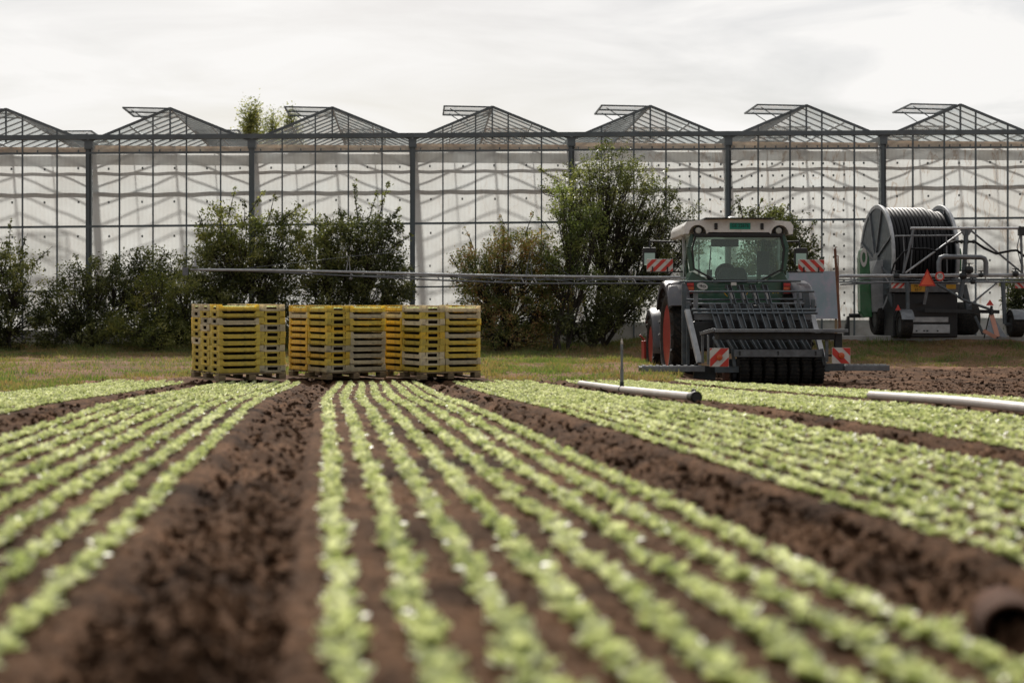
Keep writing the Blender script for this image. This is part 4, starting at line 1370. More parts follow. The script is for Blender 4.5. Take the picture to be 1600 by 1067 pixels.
# wheels
tyre(TR, (-0.98, 0, 0.745), 0.80, 0.48, 0.53, M['red'], 20, 'rear_wheel', -1)
tyre(TR, (0.98, 0, 0.745), 0.80, 0.48, 0.53, M['red'], 20, 'rear_wheel', 1)
tyre(TR, (-1.00, 2.25, 0.55), 0.60, 0.40, 0.38, M['red'], 18, 'front_wheel', -1)
tyre(TR, (0.93, 2.25, 0.55), 0.60, 0.40, 0.38, M['red'], 18, 'front_wheel', 1)
# fenders
def fender(cx, w, cy, cz, r, a0, a1, name, th=0.03, flare=1):
    b = MB()
    n = 16
    prof = [(-w / 2, -0.07), (-w / 2, 0.0), (-w / 2 + .05, 0.035), (w / 2 - .05, 0.045), (w / 2, 0.02)]
    V, F = [], []
    m = len(prof)
    for k in range(n + 1):
        t = R(a0 + (a1 - a0) * k / n)
        for (x, dr) in prof:
            V.append((cx + x * flare, cy + (r + dr) * math.cos(t), cz + (r + dr) * math.sin(t)))
        for (x, dr) in prof[::-1]:
            V.append((cx + x * flare, cy + (r + dr - th) * math.cos(t), cz + (r + dr - th) * math.sin(t)))
    q = 2 * m
    for k in range(n):
        for j in range(q):
            F.append((k * q + j, k * q + (j + 1) % q, (k + 1) * q + (j + 1) % q, (k + 1) * q + j))
    F.append(tuple(range(q))); F.append(tuple(n * q + j for j in range(q)))
    b.add(V, F)
    return b.build(name, M['grey_pl'], TR, smooth=True)
fender(-1.08, 0.38, 0, 0.745, 0.93, 30, 148, 'rear_fender')
fender(1.08, 0.38, 0, 0.745, 0.93, 30, 148, 'rear_fender', flare=-1)
fender(-1.02, 0.40, 2.25, 0.55, 0.69, 40, 190, 'front_fender')
fender(0.95, 0.40, 2.25, 0.55, 0.69, 40, 190, 'front_fender', flare=-1)
# chassis, axle, hood
b = MB(); b.box((0, 1.3, 0.75), (0.55, 3.0, 0.5)); b.box((0, 0, 0.745), (1.5, 0.3, 0.3)); b.box((0, 2.25, 0.55), (1.6, 0.2, 0.18))
b.build('chassis', M['steel_dark'], TR, bevel=0.02)
b = MB()
b.prism([(-0.38, 1.15, 1.0), (0.38, 1.15, 1.0), (0.38, 1.15, 1.55), (0.25, 1.15, 1.68), (-0.25, 1.15, 1.68), (-0.38, 1.15, 1.55)], (0, 1.75, -0.10))
b.build('bonnet', M['green'], TR, bevel=0.03)
# rear body
yb = -0.32
b = MB()
b.prism([(-0.97, yb, 1.28), (0.97, yb, 1.28), (0.97, yb, 1.62), (0.86, yb, 1.74), (0.80, yb, 1.86), (0.42, yb, 1.66), (-0.42, yb, 1.66), (-0.80, yb, 1.86), (-0.86, yb, 1.74), (-0.97, yb, 1.62)], (0, 0.55, 0))
b.build('rear_body', M['green'], TR, bevel=0.02)
b = MB(); b.box((0, -0.25, 1.02), (1.3, 0.35, 0.50)); b.build('rear_axle_housing', M['black'], TR, bevel=0.02)
# cab: pillars, roof, glass
def pillar(pts, w, m=None, nm='cab_pillar'):
    b = MB()
    for i in range(len(pts) - 1):
        b.bar(pts[i], pts[i + 1], w, w, up=(0, 1, 0))
    return b.build(nm, m or M['green'], TR, bevel=0.01)
zt = 2.50
pillar([(-0.80, yb, 1.86), (-0.86, yb, 2.25), (-0.79, yb + .03, zt)], 0.07)
pillar([(0.80, yb, 1.86), (0.86, yb, 2.25), (0.79, yb + .03, zt)], 0.07)
for sx in (-1, 1):
    pillar([(sx * 0.62, 1.15, 1.55), (sx * 0.74, 1.05, zt)], 0.07)
    pillar([(sx * 0.83, 0.30, 1.72), (sx * 0.85, 0.30, zt)], 0.05, M['galv_light'])  # bright zinc tone stands in for the reflection along the cab side
b = MB()
b.prism([(-0.77, yb - .02, 1.90), (-0.40, yb - .02, 1.70), (0.40, yb - .02, 1.70), (0.77, yb - .02, 1.90), (0.80, yb - .02, 2.25), (0.74, yb - .02, 2.46), (-0.74, yb - .02, 2.46), (-0.80, yb - .02, 2.25)], (0, 0.006, 0))
b.build('rear_window', M['cab_glass'], TR)
b = MB()
seq = [(-0.77, 1.90), (-0.40, 1.70), (0.40, 1.70), (0.77, 1.90), (0.80, 2.25), (0.74, 2.46), (-0.74, 2.46), (-0.80, 2.25)]
for i in range(8):
    p, q = seq[i], seq[(i + 1) % 8]
    b.bar((p[0], yb - .03, p[1]), (q[0], yb - .03, q[1]), 0.03, 0.03, up=(0, 1, 0))
b.build('window_seal', M['black'], TR)
b = MB(); b.add([(-0.70, 1.12, 1.60), (0.70, 1.12, 1.60), (0.74, 1.05, 2.46), (-0.74, 1.05, 2.46)], [(0, 1, 2, 3)])
b.build('windscreen', M['cab_glass'], TR)
for sx in (-1, 1):
    b = MB(); b.add([(sx * .90, yb, 1.75), (sx * .80, 1.1, 1.55), (sx * .78, 1.05, 2.46), (sx * .84, yb, 2.46)], [(0, 1, 2, 3)])
    b.build('side_window', M['cab_glass'], TR)
b = MB(); b.box((0, 0.4, 1.40), (1.4, 1.3, 0.08)); b.build('cab_floor', M['black'], TR)
# roof with two wheel-like recesses for the work lamps
b = MB()
prof = [(-0.94, 2.50), (-0.95, 2.64), (-0.90, 2.715), (-0.55, 2.745), (-0.2, 2.755), (0.2, 2.755), (0.55, 2.745), (0.90, 2.715), (0.95, 2.64), (0.94, 2.50)]
arcs_r = [(0.56 + 0.155 + 0.155 * math.cos(t), 2.50 + 0.155 * math.sin(t)) for t in [math.pi * k / 8 for k in range(9)]]
arcs_l = [(-0.56 - 0.155 + 0.155 * math.cos(t), 2.50 + 0.155 * math.sin(t)) for t in [math.pi * k / 8 for k in range(9)]]
poly = prof + arcs_r + [(0.52, 2.53), (-0.52, 2.53)] + arcs_l
b.prism([(x, yb - 0.10, z) for x, z in poly], (0, 0.30, 0))
b.build('roof_rear', M['cream'], TR)
b = MB(); b.prism([(x, yb + 0.202, z) for x, z in prof], (0, 1.35, 0)); b.build('roof', M['cream'], TR, bevel=0.03)
b = MB(); b.box((0, yb - 0.02, 2.762), (1.22, 0.5, 0.012)); b.build('roof_hatch', M['steel_dark'], TR)
b = MB(); b.box((0, yb + 0.05, 2.49), (1.55, 0.25, 0.05)); b.build('roof_liner', M['black'], TR)
b = MB(); b.lathe([(0, .10), (.02, .10), (.05, .085), (.075, .04), (.08, .005)], 20, 'z', (-0.03, 0.1, 2.765)); b.build('beacon_dome', M['cream'], TR, smooth=True)
for sx in (-1, 1):
    b = MB(); b.lathe([(-.02, .085), (-.05, .08), (.06, .07)], 24, 'y', (sx * 0.70, yb - 0.02, 2.555)); wl = b.build('work_lamp', M['black'], TR, smooth=True)
    b = MB(); b.lathe([(-.066, .045), (-.055, .055), (-.05, .055)], 20, 'y', (sx * 0.70, yb - 0.02, 2.56)); b.build('lamp_lens', M['lens_w'], wl, smooth=True)
    b = MB(); b.box((sx * 0.40, yb - 0.115, 2.63), (0.055, 0.03, 0.11)); b.build('marker_lamp', M['black'], TR, bevel=0.008)
b = MB(); b.box((0.02, yb - 0.107, 2.635), (0.36, 0.008, 0.11)); pl = b.build('number_plate', M['plate_g'], TR)
text('GE 22676', 'plate_lettering', M['ink'], pl, (0.02, yb - 0.113, 2.64), (R(90), 0, 0), 0.088, 0.001, 0.85)
# inside: seat, headrest, steering column, monitor, lever
b = MB(); b.prism([(-0.24, 0.15, 1.45), (0.24, 0.15, 1.45), (0.27, 0.15, 1.82), (0.20, 0.15, 1.95), (-0.20, 0.15, 1.95), (-0.27, 0.15, 1.82)], (0, 0.12, 0)); b.box((0, .45, 1.52), (.5, .5, .12))
b.build('seat', M['seat'], TR, bevel=0.03)
b = MB(); b.box((-0.17, 0.0, 2.37), (0.48, 0.1, 0.13)); b.build('headliner_console', M['black'], TR, bevel=0.02)
b = MB(); b.lathe([(-.01, .20), (.01, .20), (.01, .17), (-.01, .17)], 24, 'y', (0.0, .85, 1.86)); b.tube((0, .95, 1.45), (0, .86, 1.86), 0.04, 8); b.build('steering_wheel', M['black'], TR)
b = MB(); b.box((-0.40, 0.25, 1.78), (0.08, 0.1, 0.26)); b.tube((-0.40, 0.25, 1.9), (-0.37, 0.25, 2.30), 0.010, 6); b.build('armrest_lever', M['black'], TR)
b = MB(); b.box((0.62, 0.55, 2.05), (0.22, 0.05, 0.42)); b.build('side_console', M['seat'], TR, bevel=0.01)
# mirrors
for sx, x0 in ((-1, -0.86), (1, 0.86)):
    b = MB(); b.tube((sx * 0.88, 0.9, 2.44), (sx * 1.36, 0.95, 2.46), 0.018, 8); b.tube((sx * 1.36, 0.95, 2.47), (sx * 1.38, 0.93, 2.15), 0.016, 8); b.build('mirror_arm', M['black'], TR)
    b = MB(); b.box((sx * 1.38, 0.9, 2.18), (0.24, 0.07, 0.32)); mh = b.build('mirror_housing', M['black'], TR, bevel=0.02)
    b = MB(); b.box((sx * 1.38, 0.862, 2.13), (0.19, 0.004, 0.22)); b.build('mirror_glass', M['mirror'], mh)
    # lowered warning boards on brackets
    striped_board('warning_board', TR, (sx * 1.33, -0.12, 1.97), 0.46, 0.215, 1, n=0.085, up=-sx)
    b = MB(); b.bar((sx * 0.92, -0.08, 1.86), (sx * 1.55, -0.08, 1.86), 0.03, 0.025)
    for q in (1.2, 1.46): b.box((sx * q, -0.135, 1.90), (0.02, 0.02, 0.09))
    b.build('board_bracket', M['black'], TR)
    # tail lamps
    b = MB(); b.box((sx * 0.84, yb - 0.05, 1.565), (0.145, 0.07, 0.23)); tl = b.build('tail_lamp', M['steel_dark'], TR, bevel=0.01)
    for zz, mm in ((1.625, M['lens_red']), (1.56, M['lens_org']), (1.50, M['lens_red'])):
        b = MB(); b.box((sx * 0.84, yb - 0.09, zz), (0.12, 0.02, 0.055)); b.build('lamp_lens', mm, tl, bevel=0.006)
    text('818', 'model_digits', M['ink_y'], TR, (sx * 0.66, yb - 0.004, 1.50), (R(90), 0, 0), 0.07, 0.001, 1.2)
b = MB(); b.lathe([(-.004, .115), (.0, .115)], 28, 'y', (0, 0, 0)); sk = b.build('speed_sticker', M['white_b'], TR)
sk.location = (-0.62, yb - 0.006, 1.60); sk.scale = (0.85, 1, 0.5); sk.rotation_euler = (0, R(14), 0)
tt = text('40', 'sticker_digits', M['ink'], sk, (0, -0.008, 0), (R(90), 0, 0), 0.13, 0.001, 1.1)
b = MB(); b.box((-1.19, 2.95, 0.46), (0.10, 0.4, 0.40)); b.tube((-1.19, 2.95, 0.66), (-1.30, 2.95, 0.78), 0.02, 6); b.bar((-1.2, 2.95, .4), (-.4, 2.95, .4), .08, .08); b.build('red_side_box', M['red'], TR, bevel=0.02)
# three-point links
b = MB()
for sx in (-0.35, 0.35): b.bar((sx, -0.2, 0.7), (sx * 1.1, -1.3, 0.55), 0.06, 0.07)
b.build('lower_link', M['steel_dark'], TR)

# ------------------------------------------------------------------ planting machine behind the tractor
PM = thing('planting_machine', (4.22, 25.0, EYE - 0.67), R(3.0), 'grey tractor-mounted planting machine with chutes and black press wheels', 'planting machine')
bpy.context.view_layer.update()
PI = PM.matrix_world.inverted()
def Q(zx, zy, yl):          # coordinates in the enlarged detail (960,320)+z/3.557
    return loc_of(PI, None, None, 960 + zx / 3.557, 320 + zy / 3.557, yl)
def pbar(name, m, a_, b_, yl, w, h, yl2=None, up=(0, 0, 1)):
    p, q = Q(a_[0], a_[1], yl), Q(b_[0], b_[1], yl if yl2 is None else yl2)
    bb = MB(); bb.bar(p, q, w, h, up=up)
    return bb.build(name, m, PM, bevel=0.004)
# press wheels
for k in range(7):
    c = Q(712 + 69 * k, 905, 0.0); c.y = 0; c.z = 0.215
    b = MB()
    prof = [(-.075, .10), (-.080, .17), (-.06, .213), (-.02, .222), (.02, .222), (.06, .213), (.080, .17), (.075, .10)]
    b.lathe(prof, 36, 'x', c)
    w_ = b.build('press_wheel', M['rubber'], PM, smooth=True)
    b = MB()
    for q in range(22):
        t = 2 * math.pi * q / 22
        b.bar(c + Vector((-.075, .205 * math.cos(t), .205 * math.sin(t))), c + Vector((.075, .205 * math.cos(t), .205 * math.sin(t))), 0.02, 0.05, up=(0, math.cos(t), math.sin(t)))
    b.build('tread_lugs', M['rubber'], w_, kind='stuff')
b = MB(); b.tube((-0.85, 0, 0.215), (0.85, 0, 0.215), 0.035, 10); b.build('wheel_axle', M['steel_dark'], PM)
pbar('cross_beam', M['galv'], (665, 825), (1155, 825), -0.30, 0.03, 0.115)
for zx in (697, 911, 1119):
    p = Q(zx, 818, -0.33); b = MB(); b.lathe([(-.012, .012), (.0, .016)], 8, 'y', p); b.bar(p + Vector((0, -.01, 0)), p + Vector((0, -.01, -.05)), .02, .012, up=(0, 1, 0)); b.build('bolt', M['steel_dark'], PM)
# table
p0, p1 = Q(560, 700, -0.62), Q(1300, 700, -0.62)
b = MB(); b.box(((p0.x + p1.x) / 2, -0.36, p0.z), (p1.x - p0.x, 0.52, 0.05)); b.build('table_top', M['galv'], PM, bevel=0.006)
pt = Q(520, 705, -0.3)
b = MB(); b.bar(Q(482, 716, -0.05), Q(556, 696, -0.60), 0.05, 0.055); b.build('table_end', M['galv'], PM, bevel=0.005)
b = MB(); b.box(((p0.x + p1.x) / 2 - .05, -0.30, p0.z - 0.085), (p1.x - p0.x - 0.25, 0.35, 0.11)); b.build('table_underframe', M['steel_dark'], PM, bevel=0.01)
pbar('table_leg', M['galv'], (490, 715), (490, 880), -0.05, 0.04, 0.04)
pbar('table_leg', M['galv'], (521, 725), (521, 890), -0.45, 0.03, 0.03)
pbar('table_leg', M['galv'], (1180, 715), (1180, 872), -0.35, 0.05, 0.03)
pbar('table_leg', M['steel_dark'], (1243, 715), (1243, 800), -0.35, 0.11, 0.09)
# lower frame and step boards
pbar('lower_frame', M['steel_blue'], (560, 915), (690, 915), -0.10, 0.10, 0.10)
pbar('lower_frame', M['steel_blue'], (1155, 905), (1275, 900), -0.10, 0.08, 0.12)
pbar('lower_frame', M['steel_dark'], (440, 930), (560, 935), 0.10, 0.12, 0.22)
for a_, b_ in (((655, 800), (668, 900)), ((1150, 800), (1168, 890))):
    pbar('hanger', M['steel_blue'], a_, b_, -0.2, 0.05, 0.04)
def step_board(zx0, zx1, zy, n):
    pa, pb = Q(zx0, zy, -0.15), Q(zx1, zy, -0.15)
    root_b = MB(); root_b.box(((pa.x + pb.x) / 2, 0.0, pa.z), (pb.x - pa.x, 0.36, 0.03))
    root_b.box(((pa.x + pb.x) / 2, -0.19, pa.z - 0.02), (pb.x - pa.x, 0.03, 0.09))
    root_b.box(((pa.x + pb.x) / 2, 0.19, pa.z - 0.02), (pb.x - pa.x, 0.03, 0.09))
    o = root_b.build('step_board', M['galv'], PM, bevel=0.005)
    c = MB()
    for q in range(n):
        x = pa.x + (pb.x - pa.x) * (q + .5) / n
        c.box((x, 0.0, pa.z + 0.028), (0.022, 0.34, 0.026))
    c.build('step_tread', M['galv'], o)
step_board(150, 500, 905, 9)
step_board(1275, 1525, 900, 7)
pbar('lower_frame', M['steel_dark'], (1150, 905), (1300, 905), 0.1, 0.10, 0.10)
# warning boards with orange lamps
for zx, zy, up in ((583, 848, 1), (1260, 838, -1)):
    c = Q(zx, zy, -0.62)
    wb = striped_board('warning_board', PM, c, 0.30 if up > 0 else 0.29, 0.29 if up > 0 else 0.25, 1, n=0.13, up=up)
    b = MB(); b.lathe([(-.035, .035), (-.03, .045), (.0, .05)], 20, 'y', c + Vector((0, -.012, 0))); lo = b.build('side_lamp', M['lens_org'], wb, smooth=True)
    lo.scale = (1, 1, 1)
    b = MB(); b.bar(c + Vector((0.10 * up, 0.03, 0.0)), c + Vector((0.10 * up, 0.45, 0.0)), 0.03, 0.03); b.build('board_bracket', M['steel_dark'], PM)
# little rusty wheels and legs below on the left
for zx in (618, 660):
    c = Q(zx, 955, 0.05); b = MB(); b.lathe([(-.035, .06), (-.03, .12), (.03, .12), (.035, .06)], 20, 'x', (c.x, 0.05, 0.14)); b.build('guide_wheel', M['rust'] if zx < 640 else M['steel_dark'], PM, smooth=True)
pbar('support_foot', M['steel_dark'], (455, 880), (455, 975), 0.1, 0.05, 0.05)
# side posts and braces
pbar('side_post', M['steel_blue'], (387, 440), (387, 890), 0.95, 0.075, 0.05)
pbar('side_post', M['steel_blue'], (409, 540), (409, 890), 0.85, 0.05, 0.05)
pbar('diagonal_brace', M['galv_light'], (404, 585), (473, 880), 0.7, 0.085, 0.06, yl2=0.2)
pbar('side_post', M['steel_blue'], (1060, 480), (1072, 600), 0.95, 0.11, 0.05)
pbar('side_post', M['steel_blue'], (1103, 525), (1105, 610), 0.85, 0.06, 0.05)
pbar('diagonal_brace', M['galv_light'], (1098, 610), (1165, 880), 0.7, 0.085, 0.06, yl2=0.2)
pbar('upright', M['galv'], (452, 485), (452, 600), 0.75, 0.07, 0.05)
pbar('upright', M['steel_blue'], (1020, 490), (1022, 600), 0.9, 0.04, 0.04)
# horizontal tubes
for (x0_, y0_, x1_, y1_, yl, r_, mm) in ((362, 428, 1035, 424, 0.95, 0.018, 'steel_blue'), (415, 484, 1110, 482, 0.65, 0.020, 'steel_blue'), (375, 528, 1050, 525, 1.0, 0.018, 'steel_blue'),
                                   (430, 552, 1055, 550, 0.9, 0.022, 'galv'), (430, 584, 1120, 583, 0.6, 0.024, 'steel_blue'), (438, 603, 1128, 602, 0.5, 0.022, 'steel_blue')):
    p, q = Q(x0_, y0_, yl), Q(x1_, y1_, yl)
    b = MB(); b.tube(p, q, r_, 10); b.build('cross_tube', M[mm], PM, smooth=True)
# dark planting units and panels
b = MB(); p, q = Q(440, 640, 0.55), Q(1100, 700, 0.55)
b.box(((p.x + q.x) / 2, 0.75, (p.z + q.z) / 2 - 0.16), (q.x - p.x, 0.35, 0.45)); b.build('unit_housing', M['black'], PM, bevel=0.02)
b = MB(); p, q = Q(445, 610, 0.62), Q(1095, 640, 0.62)
b.box(((p.x + q.x) / 2, 0.62, (p.z + q.z) / 2), (q.x - p.x, 0.02, 0.09)); b.build('front_panel', M['galv'], PM, bevel=0.004)
b = MB(); p, q = Q(560, 770, 0.2), Q(1080, 800, 0.2)
b.box(((p.x + q.x) / 2, 0.32, (p.z + q.z) / 2 - 0.02), (q.x - p.x, 0.2, 0.20)); b.build('seed_box', M['steel_dark'], PM, bevel=0.01)
b = MB(); b.box((0.0, 0.25, 0.33), (1.55, 0.12, 0.12)); b.build('tool_bar', M['steel_dark'], PM, bevel=0.01)
def chute(a_, b_, ya, yb_, w=0.085):
    p, q = Q(a_[0], a_[1], ya), Q(b_[0], b_[1], yb_)
    bb = MB()
    dx = Vector((w / 2, 0, 0))
    bb.bar(p, q, w, 0.012)
    o = bb.build('chute', M['steel_dark'], PM)
    cc = MB()
    cc.bar(p - dx + Vector((0, -.02, 0)), q - dx + Vector((0, -.02, 0)), 0.010, 0.045)
    cc.bar(p + dx + Vector((0, -.02, 0)), q + dx + Vector((0, -.02, 0)), 0.010, 0.045)
    cc.build('chute_rim', M['steel_blue'], o)
for k in range(8):
    chute((540 + 68 * k, 556), (582 + 68 * k, 690), 0.70, 0.25)
for k in range(8):
    chute((560 + 68 * k, 735), (600 + 68 * k, 805), 0.15, -0.05, 0.08)
for k in range(4):
    chute((634 + 66 * k, 448), (664 + 66 * k, 556), 1.05, 0.75, 0.07)
    p = Q(634 + 66 * k, 455, 1.06); b = MB(); b.box(p, (0.10, 0.1, 0.07)); b.build('chute_funnel', M['steel_dark'], PM)
    p = Q(650 + 66 * k, 500, 0.9); 
    b = MB(); b.bar(Q(643 + 66 * k, 480, 0.84), Q(656 + 66 * k, 525, 0.84), 0.05, 0.03); b.build('chute_slide', M['galv_light'], PM)
b = MB(); b.tube(Q(610, 490, 0.95), Q(628, 510, 0.95), 0.008, 6); b.tube(Q(740, 490, 0.95), Q(722, 515, 0.95), 0.008, 6); b.build('yellow_cable', M['plate_y'], PM)
b = MB(); b.box(Q(663, 440, 0.93), (0.09, 0.012, 0.05)); b.build('white_tag', M['white_b'], PM)
# rusty pole with a hook
b = MB()
b.path([Q(1253, 685, 0.0), Q(1238, 430, 0.0), Q(1226, 245, 0.0)], 0.022, 8)
b.path([Q(1226, 245, 0.0), Q(1229, 236, 0.0), Q(1238, 237, 0.0)], 0.008, 6)
b.build('rusty_pole', M['rust'], PM)
b = MB(); b.path([Q(1247, 690, 0.03), Q(1243, 285, 0.03), Q(1235, 283, 0.03)], 0.010, 6); b.build('guide_rod', M['rust'], PM)

# ------------------------------------------------------------------ faded sheet between tractor and reel
bd_c = P(1270, 461, 34.3)
BS = thing('notice_board', (bd_c.x, 34.3, float(zg(bd_c.x, 34.3))), R(2), 'faded blue and lilac sheet on posts between tractor and hose reel', 'board')
zc_ = bd_c.z - BS.location.z
b = MB(); b.box((0, 0, zc_), (1.16, 0.015, 1.04)); b.build('sheet', M['board_bl'], BS)
for sx in (-.52, .52):
    b = MB(); b.box((sx, 0.035, zc_ / 2 + .1), (0.05, 0.05, zc_ + .6)); b.build('post', M['wood'], BS)

# ------------------------------------------------------------------ hose reel
HD = 36.9
HX = (1420 - 800) * HD / FPX
HR = thing('hose_reel', (HX, HD, ROAD_Z), R(4), 'big irrigation hose reel with black pipe wound between grey flanges', 'hose reel')
bpy.context.view_layer.update()
HI = HR.matrix_world.inverted()
def H(zx, zy, yl):           # enlarged detail (1280,300)+z/4.27
    return loc_of(HI, None, None, 1280 + zx / 4.27, 300 + zy / 4.27, yl)
ax = H(375, 455, 0.0); cz_ = ax.z
xl = H(385, 455, 0).x; xr = H(800, 455, 0).x
Rf = 1.30
def flange(x, name):
    b = MB()
    b.lathe([(x - .02, Rf - .10), (x - .03, Rf - .02), (x, Rf), (x + .03, Rf - .02), (x + .02, Rf - .10)], 56, 'x', (0, 0, cz_))
    # outer ring only: rebuild as ring
    b = MB()
    prof = [(x - .03, Rf - .09), (x - .035, Rf - .01), (x, Rf), (x + .035, Rf - .01), (x + .03, Rf - .09), (x - .03, Rf - .09)]
    V, F = [], []; n = 56
    for a_, r_ in prof:
        for k in range(n):
            t = 2 * math.pi * k / n
            V.append((a_, r_ * math.cos(t), cz_ + r_ * math.sin(t)))
    for i in range(len(prof) - 1):
        for k in range(n):
            F.append((i * n + k, i * n + (k + 1) % n, (i + 1) * n + (k + 1) % n, (i + 1) * n + k))
    b.add(V, F)
    o = b.build(name, M['galv_light'], HR, smooth=True)
    d = MB(); d.lathe([(x - .008, 0.02), (x - .008, Rf - .06), (x + .008, Rf - .06), (x + .008, 0.02)], 56, 'x', (0, 0, cz_))
    d.build('flange_disc', M['steel_blue'], o)
    s = MB()
    for k in range(8):
        t = 2 * math.pi * (k + .3) / 8
        s.bar((x - .03, .15 * math.cos(t), cz_ + .15 * math.sin(t)), (x - .03, (Rf - .06) * math.cos(t + .15), cz_ + (Rf - .06) * math.sin(t + .15)), 0.04, 0.04)
    s.lathe([(x - .05, .16), (x - .02, .2)], 20, 'x', (0, 0, cz_))
    s.build('spokes', M['galv'], o)
flange(xl, 'flange'); flange(xr, 'flange')
b = MB(); b.tube((xl, 0, cz_), (xr, 0, cz_), 0.75, 40); b.build('drum_core', M['galv'], HR, smooth=True)
pitch = 0.092
nW = int((xr - xl - .06) / pitch)
for k in range(nW):
    x = xl + 0.06 + (k + .5) * pitch
    rr = 1.235 if k < nW * 0.74 else 1.15
    if k == int(nW * .74) or k == int(nW * .74) + 1: rr = 1.19
    b = MB(); V, F = [], []; n, m_ = 64, 8
    for i in range(n):
        t = 2 * math.pi * i / n
        for j in range(m_):
            u = 2 * math.pi * j / m_
            q = rr - .046 + .046 * math.cos(u)
            V.append((x + .046 * math.sin(u), q * math.cos(t), cz_ + q * math.sin(t)))
    for i in range(n):
        for j in range(m_):
            F.append((i * m_ + j, i * m_ + (j + 1) % m_, ((i + 1) % n) * m_ + (j + 1) % m_, ((i + 1) % n) * m_ + j))
    b.add(V, F)
    b.build('hose_turn', M['hose'], HR, smooth=True)
# body: galvanised side panel, green arm with ring, plates, box, wheels
b = MB(); pts = [H(345, 560, -.5), H(385, 455, -.5), H(480, 450, -.5), H(490, 560, -.5), H(490, 770, -.5), H(440, 800, -.5), H(345, 800, -.5)]
b.prism(pts, (0, 0.9, 0)); b.build('side_panel', M['galv_light'], HR, bevel=0.01)
b = MB(); pts = [H(272, 440, -.55), H(280, 390, -.55), H(297, 373, -.55), H(318, 390, -.55), H(335, 440, -.55), H(343, 560, -.55), H(355, 835, -.55), H(300, 838, -.55), H(276, 800, -.55)]
b.prism(pts, (0, 0.25, 0)); ga = b.build('green_arm', M['green_lt'], HR, bevel=0.02)
c = H(297, 437, -.57); b = MB(); V, F = [], []
for r_, y_ in ((.13, 0), (.13, -.006), (.07, -.006), (.07, 0)):
    for k in range(24):
        t = 2 * math.pi * k / 24
        V.append((c.x + r_ * .62 * math.cos(t), c.y + y_, c.z + r_ * 1.7 * math.sin(t)))
for i in range(3):
    for k in range(24):
        F.append((i * 24 + k, i * 24 + (k + 1) % 24, (i + 1) * 24 + (k + 1) % 24, (i + 1) * 24 + k))
b.add(V, F); b.build('ring_emblem', M['white_b'], ga)
pa, pb = H(470, 640, -1.36), H(960, 665, -1.36)
b = MB(); b.box(((pa.x + pb.x) / 2, -1.34, pa.z), (pb.x - pa.x, 0.05, 0.20)); b.build('rear_beam', M['galv'], HR, bevel=0.01)
b = MB(); b.box(((pa.x + pb.x) / 2, -.95, pa.z - .62), (pb.x - pa.x - .2, 0.7, 1.0)); b.build('gearbox_dark_fill', M['black'], HR, bevel=0.03)  # black box enlarged downward to darken the gap under the drum
c = H(660, 640, -1.38); b = MB(); b.box(c, (.33, .01, .17)); ny = b.build('number_plate', M['plate_y'], HR)
text('FR 22\n6317', 'plate_lettering', M['ink'], ny, (c.x, c.y - .008, c.z), (R(90), 0, 0), .085, .001, .9)
c = H(880, 632, -1.38); b = MB(); b.box(c, (.22, .01, .10)); b.build('yellow_sticker', M['plate_y'], HR)
pa, pb = H(610, 875, -1.32), H(860, 875, -1.32)
b = MB(); b.box(((pa.x + pb.x) / 2, -1.32, pa.z + .08), (pb.x - pa.x, 0.05, .12)); b.box(((pa.x + pb.x) / 2, -1.35, pa.z - .13), (pb.x - pa.x + .05, 0.05, .20)); b.build('underrun_plate', M['galv_light'], HR, bevel=0.01)
b = MB()
for zx in (650, 700, 722, 790):
    p = H(zx, 926, -1.38); b.box((p.x, -1.382, p.z), (.04, .01, .03))
b.build('plate_slots', M['black'], HR)
c = H(420, 880, -.2); tyre(HR, (c.x, -.2, .40), .40, .42, .2, M['steel_dark'], 0, 'reel_wheel', -1)
c = H(965, 880, -.2); tyre(HR, (c.x, -.2, .40), .40, .55, .2, M['steel_dark'], 0, 'reel_wheel', 1)
b = MB(); b.bar(H(450, 640, -1.2), H(530, 860, -1.2), .10, .08); b.build('leg_brace', M['steel_blue'], HR)
b = MB(); b.bar(H(960, 620, -1.2), H(1000, 800, -1.2), .14, .12); b.build('leg_brace', M['steel_blue'], HR)
b = MB(); b.prism([H(165, 960, -.2), H(205, 960, -.2), H(203, 830, -.2), H(192, 828, -.2)], (0, .1, 0)); b.tube(H(200, 825, -.15), H(300, 825, -.15), .05, 8); b.build('support_leg', M['black'], HR)
b = MB(); b.lathe([(-.02, .02), (.02, .02)], 8, 'x', (0, 0, 0)); 
b = MB(); pts = [H(925, 380, -.4), H(945, 375, -.4), H(953, 420, -.4), H(950, 530, -.4), H(925, 530, -.4)]; b.prism(pts, (0, .2, 0)); b.build('green_cover', M['green_lt'], HR, bevel=.01)
# SMV triangle, 30 sign, hoop
p0, p1, p2 = H(665, 628, -1.9), H(778, 628, -1.9), H(722, 515, -1.9)
b = MB(); b.prism([p0, p1, p2], (0, .012, 0)); tr_ = b.build('warning_triangle', M['red_b'], HR)
cc = (p0 + p1 + p2) / 3
b = MB(); b.prism([cc + (p - cc) * .74 + Vector((0, -.004, 0)) for p in (p0, p1, p2)], (0, .003, 0)); b.build('triangle_centre', M['org'], tr_)
b = MB(); b.bar(H(735, 600, -1.87), H(705, 750, -1.8), .04, .03); b.bar(H(722, 600, -1.87), H(697, 750, -1.8), .03, .03); b.bar(H(700, 740, -1.8), H(700, 740, -1.3), .05, .05); b.build('triangle_bracket', M['galv'], HR)
c = H(805, 563, -2.15)
b = MB(); b.lathe([(.0, .105), (.008, .105)], 28, 'y', c); sg = b.build('speed_disc', M['red_b'], HR)
b = MB(); b.lathe([(-.003, .072), (-.001, .072)], 28, 'y', c); b.build('disc_centre', M['white_b'], sg)
